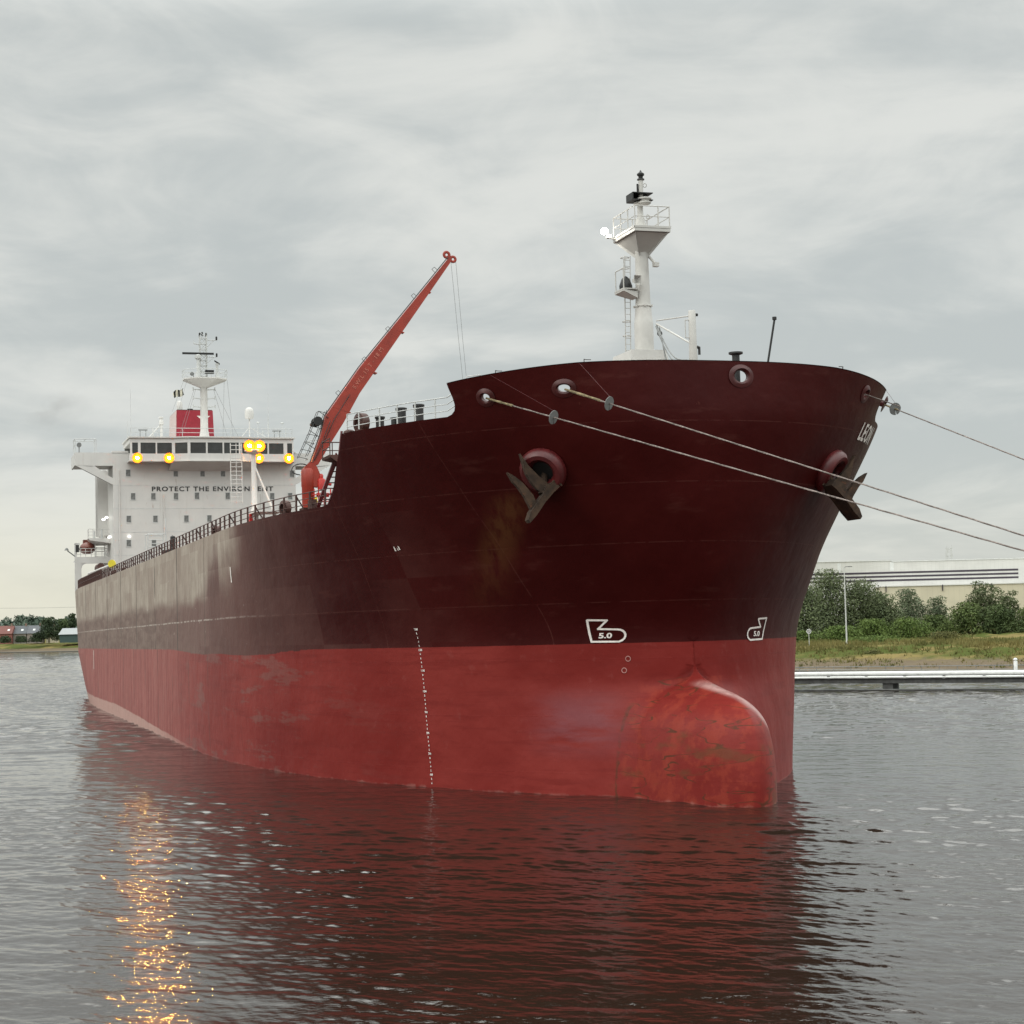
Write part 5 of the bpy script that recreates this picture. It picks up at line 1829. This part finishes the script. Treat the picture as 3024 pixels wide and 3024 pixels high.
tree('thorn_bush', 91.0, 305, 3.3, 5.2, 7.6, 'dark', 'dark bush continuing the thicket beyond the right edge', G3, 3600, low=.0, cat='bush')
tree('shrub', 52.4, 297, 3.2, 2.9, 8.4, 'bright', 'bright green shrub left of the lamp post below the willows', G3, 5000, leaf=.34, low=.0, cat='bush', dep=5, nb=18)
tree('shrub', 58.2, 299, 3.2, 3.9, 8.6, 'bright', 'largest bright green shrub right of the lamp post', G3, 5600, leaf=.34, low=.0, cat='bush', dep=5, nb=18)
tree('shrub', 64.0, 299, 3.2, 4.0, 8.2, 'bright', 'bright green shrub touching the dark thicket', G3, 5200, leaf=.34, low=.0, cat='bush', dep=5, nb=18)
tree('shrub', 46.4, 297, 3.2, 2.2, 7.0, 'bright', 'low bright shrub behind the round traffic sign', G3, 3600, leaf=.34, low=.0, cat='bush', dep=4)
tree('shrub', 56.0, 286, 3.0, 1.4, 12.0, 'bright', 'knee-high weeds around the foot of the lamp post', G3, 4200, leaf=.3, low=.0, cat='bush', dep=3, nb=20)
tree('shrub', 66.2, 282, 3.0, 1.9, 8.4, 'olive', 'olive weedy mound at the crest of the dry grass slope', G3, 3400, leaf=.3, low=.0, cat='bush', dep=3)
tree('shrub', 71.5, 252, 2.0, 1.6, 6.4, 'olive', 'olive weeds half way down the slope near the white post', G3, 2600, leaf=.3, low=.0, cat='bush', dep=2)
tree('shrub', 50.4, 258, 1.2, 1.5, 3.6, 'olive', 'small weed clump low on the bank above the jetty pier', G3, 1600, leaf=.3, low=.0, cat='bush', dep=2)
tree('shrub', 79.0, 262, 2.4, 1.5, 8.0, 'olive', 'wide olive weed patch on the slope right of the white post', G3, 2800, leaf=.3, low=.0, cat='bush', dep=2)

# ------------------------------------------------------------------ warehouse
wb = empty('warehouse', (95, 420, 4))
tag(wb, 'long pale grey warehouse with three dark horizontal stripes and a cream annex', 'warehouse')


def clad_mat(name, col, pitch=.9):
    m, t, b = newmat(name)
    co = N(t, 'ShaderNodeTexCoord').outputs['Object']
    sp = N(t, 'ShaderNodeSeparateXYZ')
    t.links.new(co, sp.inputs[0])
    f = M_(t, 'FRACT', M_(t, 'DIVIDE', sp.outputs[0], pitch))
    n = NOISE(t, co, .25, 4)
    c = MIX(t, MAPR(t, n, .3, .7), tuple(x * .94 for x in col), tuple(x * 1.05 for x in col))
    c = MIX(t, M_(t, 'MULTIPLY', M_(t, 'LESS_THAN', f, .08), .12), c, (.2, .2, .2))
    t.links.new(c, b.inputs['Base Color'])
    b.inputs['Roughness'].default_value = .55
    return m


MT['clad'] = clad_mat('warehouse_cladding', (.58, .575, .55))
MT['cream'] = clad_mat('annex_cladding', (.56, .51, .39), 1.2)
MT['stripe'] = mat('stripe_paint', (.045, .035, .05), .5, var=.1)
MB().box((-70, 0, -.5), (-8.3, 60, 15.9)).box((-8.3, 0, -.5), (60, 60, 15.65)).build('wall', MT['clad'], wb)
MB().box((-70.2, -.15, 15.9), (-8.2, 60, 16.05)).box((-8.2, -.15, 15.65), (60.2, 60, 15.82)).build('roof_edge', MT['pipewhite'], wb)
for z in (12.95, 12.08, 11.2):
    MB().box((-70, -.06, z), (20.7, .02, z + .42)).build('stripe', MT['stripe'], wb)
MB().box((-12, -9, -.5), (45, -.02, 9.8)).build('annex', MT['cream'], wb)
MB().box((-12.2, -9.2, 9.8), (45, 0, 9.98)).build('annex_coping', MT['clad'], wb)
for x in (-11.7, 1.0, 12.0):
    MB().box((x, -9.3, 8.6), (x + .18, -9.05, 10.0)).build('downpipe', MT['stripe'], wb)
for x in (-20.3, -8.2):
    MB().box((x - .4, -.05, 13.5), (x + .4, .02, 15.6)).build('light_panel', MT['pipewhite'], wb)

# lattice pylon beyond
pyl = empty('lattice_pylon', (171.5, 720, 5))
tag(pyl, 'thin steel lattice pylon top showing above the warehouse roof', 'pylon')
mb = MB()
pw = lambda z: 3.4 - 1.2 * min(1, z / 20)
for sx in (-1, 1):
    for sy in (-1, 1):
        mb.tube((sx * 1.7, sy * 1.7, 0), (sx * .95, sy * .95, 28), .08, n=4)
for k in range(9):
    z0, z1 = k * 3.1, (k + 1) * 3.1
    a0, a1 = 1.7 - .75 * z0 / 28, 1.7 - .75 * z1 / 28
    for sy in (-1, 1):
        mb.tube((-a0, sy * a0, z0), (a1, sy * a1, z1), .05, n=4).tube((a0, sy * a0, z0), (-a1, sy * a1, z1), .05, n=4).tube((-a1, sy * a1, z1), (a1, sy * a1, z1), .05, n=4)
mb.build('lattice', MT['pale'], pyl)  # pale coat stands in for haze over the distant steel
MB().path([(-1.1, 0, 29), (-.5, 0, 27.6), (0, 0, 27.2), (.5, 0, 27.6), (1.1, 0, 29)], .07, 4).build('peak', MT['pale'], pyl)  # same haze-pale coat as the lattice

# street lamp, traffic sign
sl = empty('street_lamp', (49.65, 275, 2.9))
tag(sl, 'tall grey street lamp with short arm in front of the willows', 'street lamp')
MB().tube((0, 0, 0), (0, 0, 12.0), .13, .075, 10).build('pole', mat('galvanised_pole', (.50, .51, .49), .5, var=.08), sl)
MB().path([(0, 0, 11.95), (.25, 0, 12.1), (.7, 0, 12.12)], .05).box((.55, -.12, 12.03), (1.2, .12, 12.16)).build('lamp_head', MT['steel'], sl)
sg = empty('traffic_sign', (44.02, 275, 3.0))
tag(sg, 'round white traffic sign with grey diagonal bar on a thin pole by the bow', 'sign')
MB().tube((0, 0, 0), (0, 0, 2.3), .045).build('pole', MT['pale'], sg)
MB().lathe((0, -.06, 2.45), [(.36, -.02), (.36, .02)], 26, (0, -1, 0)).build('disc', MT['pipewhite'], sg)
mb = MB().torus((0, -.085, 2.45), (0, 1, 0), .215, .045, 24, 4, .1)
mb.hexa([(-.19, -.10, 2.59), (-.14, -.10, 2.64), (.19, -.10, 2.31), (.14, -.10, 2.26), (-.19, -.088, 2.59), (-.14, -.088, 2.64), (.19, -.088, 2.31), (.14, -.088, 2.26)])
mb.build('sign_symbol', MT['darkgrey'], sg)

# ------------------------------------------------------------------ jetty
je = empty('jetty', (38, 190, 0))
tag(je, 'low white piped jetty on dark piles running right from the bow', 'jetty')
j0, j1 = Vector((-24.0, 13.6, 0)), Vector((54.0, -30.5, 0))
jd = (j1 - j0).normalized()
jn = Vector((-jd.y, jd.x, 0))


def jbox(a, b, n0, n1, z0, z1):
    p = [j0 + jd * a + jn * n0, j0 + jd * b + jn * n0, j0 + jd * b + jn * n1, j0 + jd * a + jn * n1]
    return [(*q[:2], z0) for q in p] + [(*q[:2], z1) for q in p]


LJ = (j1 - j0).length
MB().hexa(jbox(0, LJ, .0, 2.4, 1.15, 1.35)).build('deck', MT['concrete'], je)
MB().hexa(jbox(0, LJ, .05, .35, .62, 1.15)).hexa(jbox(0, LJ, 2.0, 2.3, .62, 1.15)).build('girder', MT['darkgrey'], je)
mb = MB()
mb.tube(j0 + Vector((0, 0, 1.62)) + jn * .35, j1 + Vector((0, 0, 1.62)) + jn * .35, .24, n=12)
mb.tube(j0 + Vector((0, 0, 1.25)) - jn * .10, j1 + Vector((0, 0, 1.25)) - jn * .10, .13, n=10)
mb.build('pipe', MT['pipewhite'], je, True)
mb = MB()
a = 1.0
while a < LJ:
    mb.hexa(jbox(a, a + .3, -.2, .6, 1.1, 1.4))
    a += 4.1
mb.build('pipe_bracket', MT['steel'], je)
for a in (4.0, 27.9, 51.5, 76):
    MB().hexa(jbox(a - .55, a + .55, .2, 2.2, -1.5, .66)).build('pile', MT['darkgrey'], je)
rp = [tuple(j0 + jd * a + jn * 2.2 + Vector((0, 0, 1.35))) for a in np.arange(.5, LJ, 1.9)]
railing('walkway_railing', rp, .95, [.95], MT['steel'], je, .035, .03)
# low dark outer fender beams toward the right end
MB().hexa(jbox(44, 60, -2.0, -1.6, .25, .6)).hexa(jbox(52.0, 53.2, -1.9, -.6, -1.5, .75)).hexa(jbox(54.4, 55.0, -1.9, -.9, -1.5, .7)).build('fender_beam', MT['darkgrey'], je)
MB().hexa(jbox(45.5, 48.6, -.45, -.15, .62, 1.0)).build('notice_plate', MT['steel'], je)
fb = MB()
pts = [j0 + jd * a - jn * (2.2 + .5 * math.sin(a * .11)) + Vector((38, 190, .04)) for a in np.linspace(0, 52, 60)]
fb.path(pts, .10, 6)
tag(fb.build('floating_boom', MT['darkgrey']), 'thin dark floating boom lying on the water in front of the jetty', 'boom')
mp = empty('marker_post', (50.2, 184.6, 1.35))
tag(mp, 'white domed marker post on a grey plinth standing on the jetty', 'post')
MB().box((-.42, -.3, 0), (.42, .3, .42)).build('plinth', MT['concrete'], mp)
MB().lathe((0, 0, .42), [(.19, 0), (.19, .95), (.16, 1.0)], 14).build('column', MT['pipewhite'], mp, True)
MB().lathe((0, 0, 1.42), [(.12, 0), (.12, .06), (.22, .10), (.19, .2), (.06, .28)], 14).build('cap', MT['pipewhite'], mp, True)

# ------------------------------------------------------------------ far left bank
sh = empty('shed', (-199, 836, 4.2))
tag(sh, 'low dark green shed with light grey pitched roof beside the ship stern', 'shed')
MB().box((-8.6, 0, -.3), (12, 9, 3.6)).build('wall', mat('shed_wall', (.035, .065, .06), .7, var=.2), sh)
MB().add([(-9.1, -.6, 3.45), (12.5, -.6, 3.45), (12.5, 4.5, 6.3), (-8.3, 4.5, 6.3), (-9.1, 9.6, 3.45), (12.5, 9.6, 3.45)], [(0, 1, 2, 3), (3, 2, 5, 4), (0, 3, 4)]).build('roof', mat('shed_roof', (.27, .285, .29), .5, var=.1), sh)


def house(x, y, z, w, h, roofc, wallc, label, sky=None):
    r = empty('house', (x, y, z))
    tag(r, label, 'house', 'houses beyond the left bank')
    MB().box((-w / 2, 0, -.5), (w / 2, 8, h)).build('wall', mat('house_wall', wallc, .8, var=.15), r)
    MB().prism([(-w / 2 - .3, -.5, h - .05), (-w / 2 - .3, 4, h + 3.8), (-w / 2 - .3, 8.5, h - .05)], (w + .6, 0, 0)).build('roof', mat('house_roof', roofc, .7, var=.15), r)
    MB().box((w / 2 - 1.4, 3.6, h + 3), (w / 2 - .7, 4.5, h + 4.9)).build('chimney', mat('chimney_brick', (.2, .13, .1), .9, var=.2), r)
    for sx in (sky or []):
        n_ = Vector((0, -3.85, 4.5)).normalized()
        p = Vector((sx, 1.6, h + 1.72))
        MB().add([p + Vector((-.55, -.45, -.38)) + n_ * .06, p + Vector((.55, -.45, -.38)) + n_ * .06, p + Vector((.55, .45, .38)) + n_ * .06, p + Vector((-.55, .45, .38)) + n_ * .06], [(0, 1, 2, 3)]).build('skylight', MT['pipewhite'], r)


house(-246.5, 880, 4.3, 10, 4.4, (.15, .055, .045), (.20, .075, .06), 'red brick house with red roof at the left picture edge', [3.2])
house(-238.2, 882, 4.3, 6.2, 4.3, (.085, .092, .10), (.20, .18, .16), 'dark grey roofed house next to the red house', [.9])
house(-231.4, 882, 4.3, 6.6, 4.3, (.10, .105, .115), (.22, .19, .17), 'grey roofed house nearer the big tree, one bright skylight', [-.2])
house(-224.5, 886, 4.3, 4.2, 3.9, (.17, .155, .11), (.42, .38, .28), 'small cream gabled house half hidden by the big tree')
G4 = 'trees on the far left bank'
tree('oak_tree', -215.0, 846, 4.4, 11.6, 11.5, 'fardark', 'big dark oak left of the shed roof', G4, 4200, leaf=.9, low=.1)
tree('oak_tree', -211.5, 858, 4.4, 10.8, 9.5, 'fargreen', 'greener tree right behind the shed roof', G4, 3000, leaf=.9, low=.1)
tree('oak_tree', -210.3, 872, 4.6, 14.6, 6.6, 'fardark', 'tall dark tree against the sky beside the ship stern', G4, 2600, leaf=.9, low=.1)
tree('oak_tree', -203.0, 874, 4.6, 12.4, 8.0, 'fardark', 'dark tree mostly hidden behind the ship stern', G4, 1200, leaf=.9, low=.1)
tree('hedge_bush', -220.6, 846, 4.4, 4.6, 7.0, 'fardark', 'dark bush in front of the cream gabled house', 'bushes on the far left bank', 1300, leaf=.8, low=.0, cat='bush')
tree('hedge_bush', -228.0, 846, 4.4, 3.1, 7.5, 'fardark', 'low dark bush in front of the grey roofed houses', 'bushes on the far left bank', 1200, leaf=.8, low=.0, cat='bush')
tree('hedge_bush', -235.5, 846, 4.4, 3.3, 7.5, 'fardark', 'low dark bush in front of the red house', 'bushes on the far left bank', 1200, leaf=.8, low=.0, cat='bush')
# wooded hill on the horizon
hv = []
hx = np.arange(-560, -150, 12.0)
hy = [1380, 1440, 1500, 1560, 1700]
for x in hx:
    for j, y in enumerate(hy):
        hv.append((x, y, [5, 12.5, 18.5, 21, 6][j] + 2.2 * math.sin(x * .02) + 1.0 * math.sin(x * .057)))
hb = MB().add(hv, [(i * 5 + j, (i + 1) * 5 + j, (i + 1) * 5 + j + 1, i * 5 + j + 1) for i in range(len(hx) - 1) for j in range(4)])
tag(hb.build('hills', mat('wooded_hill', (.055, .080, .062), .95, var=.2, scale=.05), None, True), kind='structure')
blobs = []
for x in np.arange(-555, -160, 8.5):
    for j, (y, zb) in enumerate(((1400, 8), (1440, 11.5), (1480, 15), (1515, 18))):
        z = zb + 2.2 * math.sin(x * .02) + 1.0 * math.sin(x * .057)
        blobs.append((x + random.uniform(-4, 4), y + random.uniform(-8, 8), z + random.uniform(1, 3.4), random.uniform(4, 6.5), 5, random.uniform(3.4, 5.6)))
v, f = leaf_mesh(blobs, 36000, 3.0)
tag(link('forest', np_mesh('forest', v, f), LEAF['hazeblue']), kind='stuff')
# power line far off
pl_ = MB()
pts = [Vector((-300 + i * 8, 900, 23.4 - .035 * i * 8 * .55 - 1.2 * math.sin(i / 14 * math.pi))) for i in range(15)]
pl_.path(pts, .07, 4)
tag(pl_.build('power_line', MT['steel']), 'thin sagging overhead power cable in the sky over the left bank', 'cable')

# exhaust smoke drifting away from the funnel
m = bpy.data.materials.new('exhaust_smoke')
m.use_nodes = True
t = m.node_tree
t.nodes.remove(t.nodes['Principled BSDF'])
pv = N(t, 'ShaderNodeVolumePrincipled')
pv.inputs['Color'].default_value = (.30, .29, .29, 1)
co = N(t, 'ShaderNodeTexCoord').outputs['Object']
ln = N(t, 'ShaderNodeVectorMath', operation='LENGTH')
t.links.new(co, ln.inputs[0])
n_ = NOISE(t, co, 1.7, 4, .6)
dn = M_(t, 'MULTIPLY', MAPR(t, ln.outputs['Value'], 1.0, .1), MAPR(t, n_, .42, .65))
t.links.new(M_(t, 'MULTIPLY', dn, .11), pv.inputs['Density'])
t.links.new(pv.outputs[0], t.nodes['Material Output'].inputs['Volume'])
o = MB().lathe((0, 0, 0), [(.02, -1), (.38, -.92), (.7, -.7), (.92, -.38), (1, 0), (.92, .38), (.7, .7), (.38, .92), (.02, 1)], 20).build('smoke', m)
o.location = (-63.5, 255, 39.2)
o.scale = (6.0, 4.0, 3.4)
o.rotation_euler = (0, R(-12), 0)
tag(o, kind='stuff')
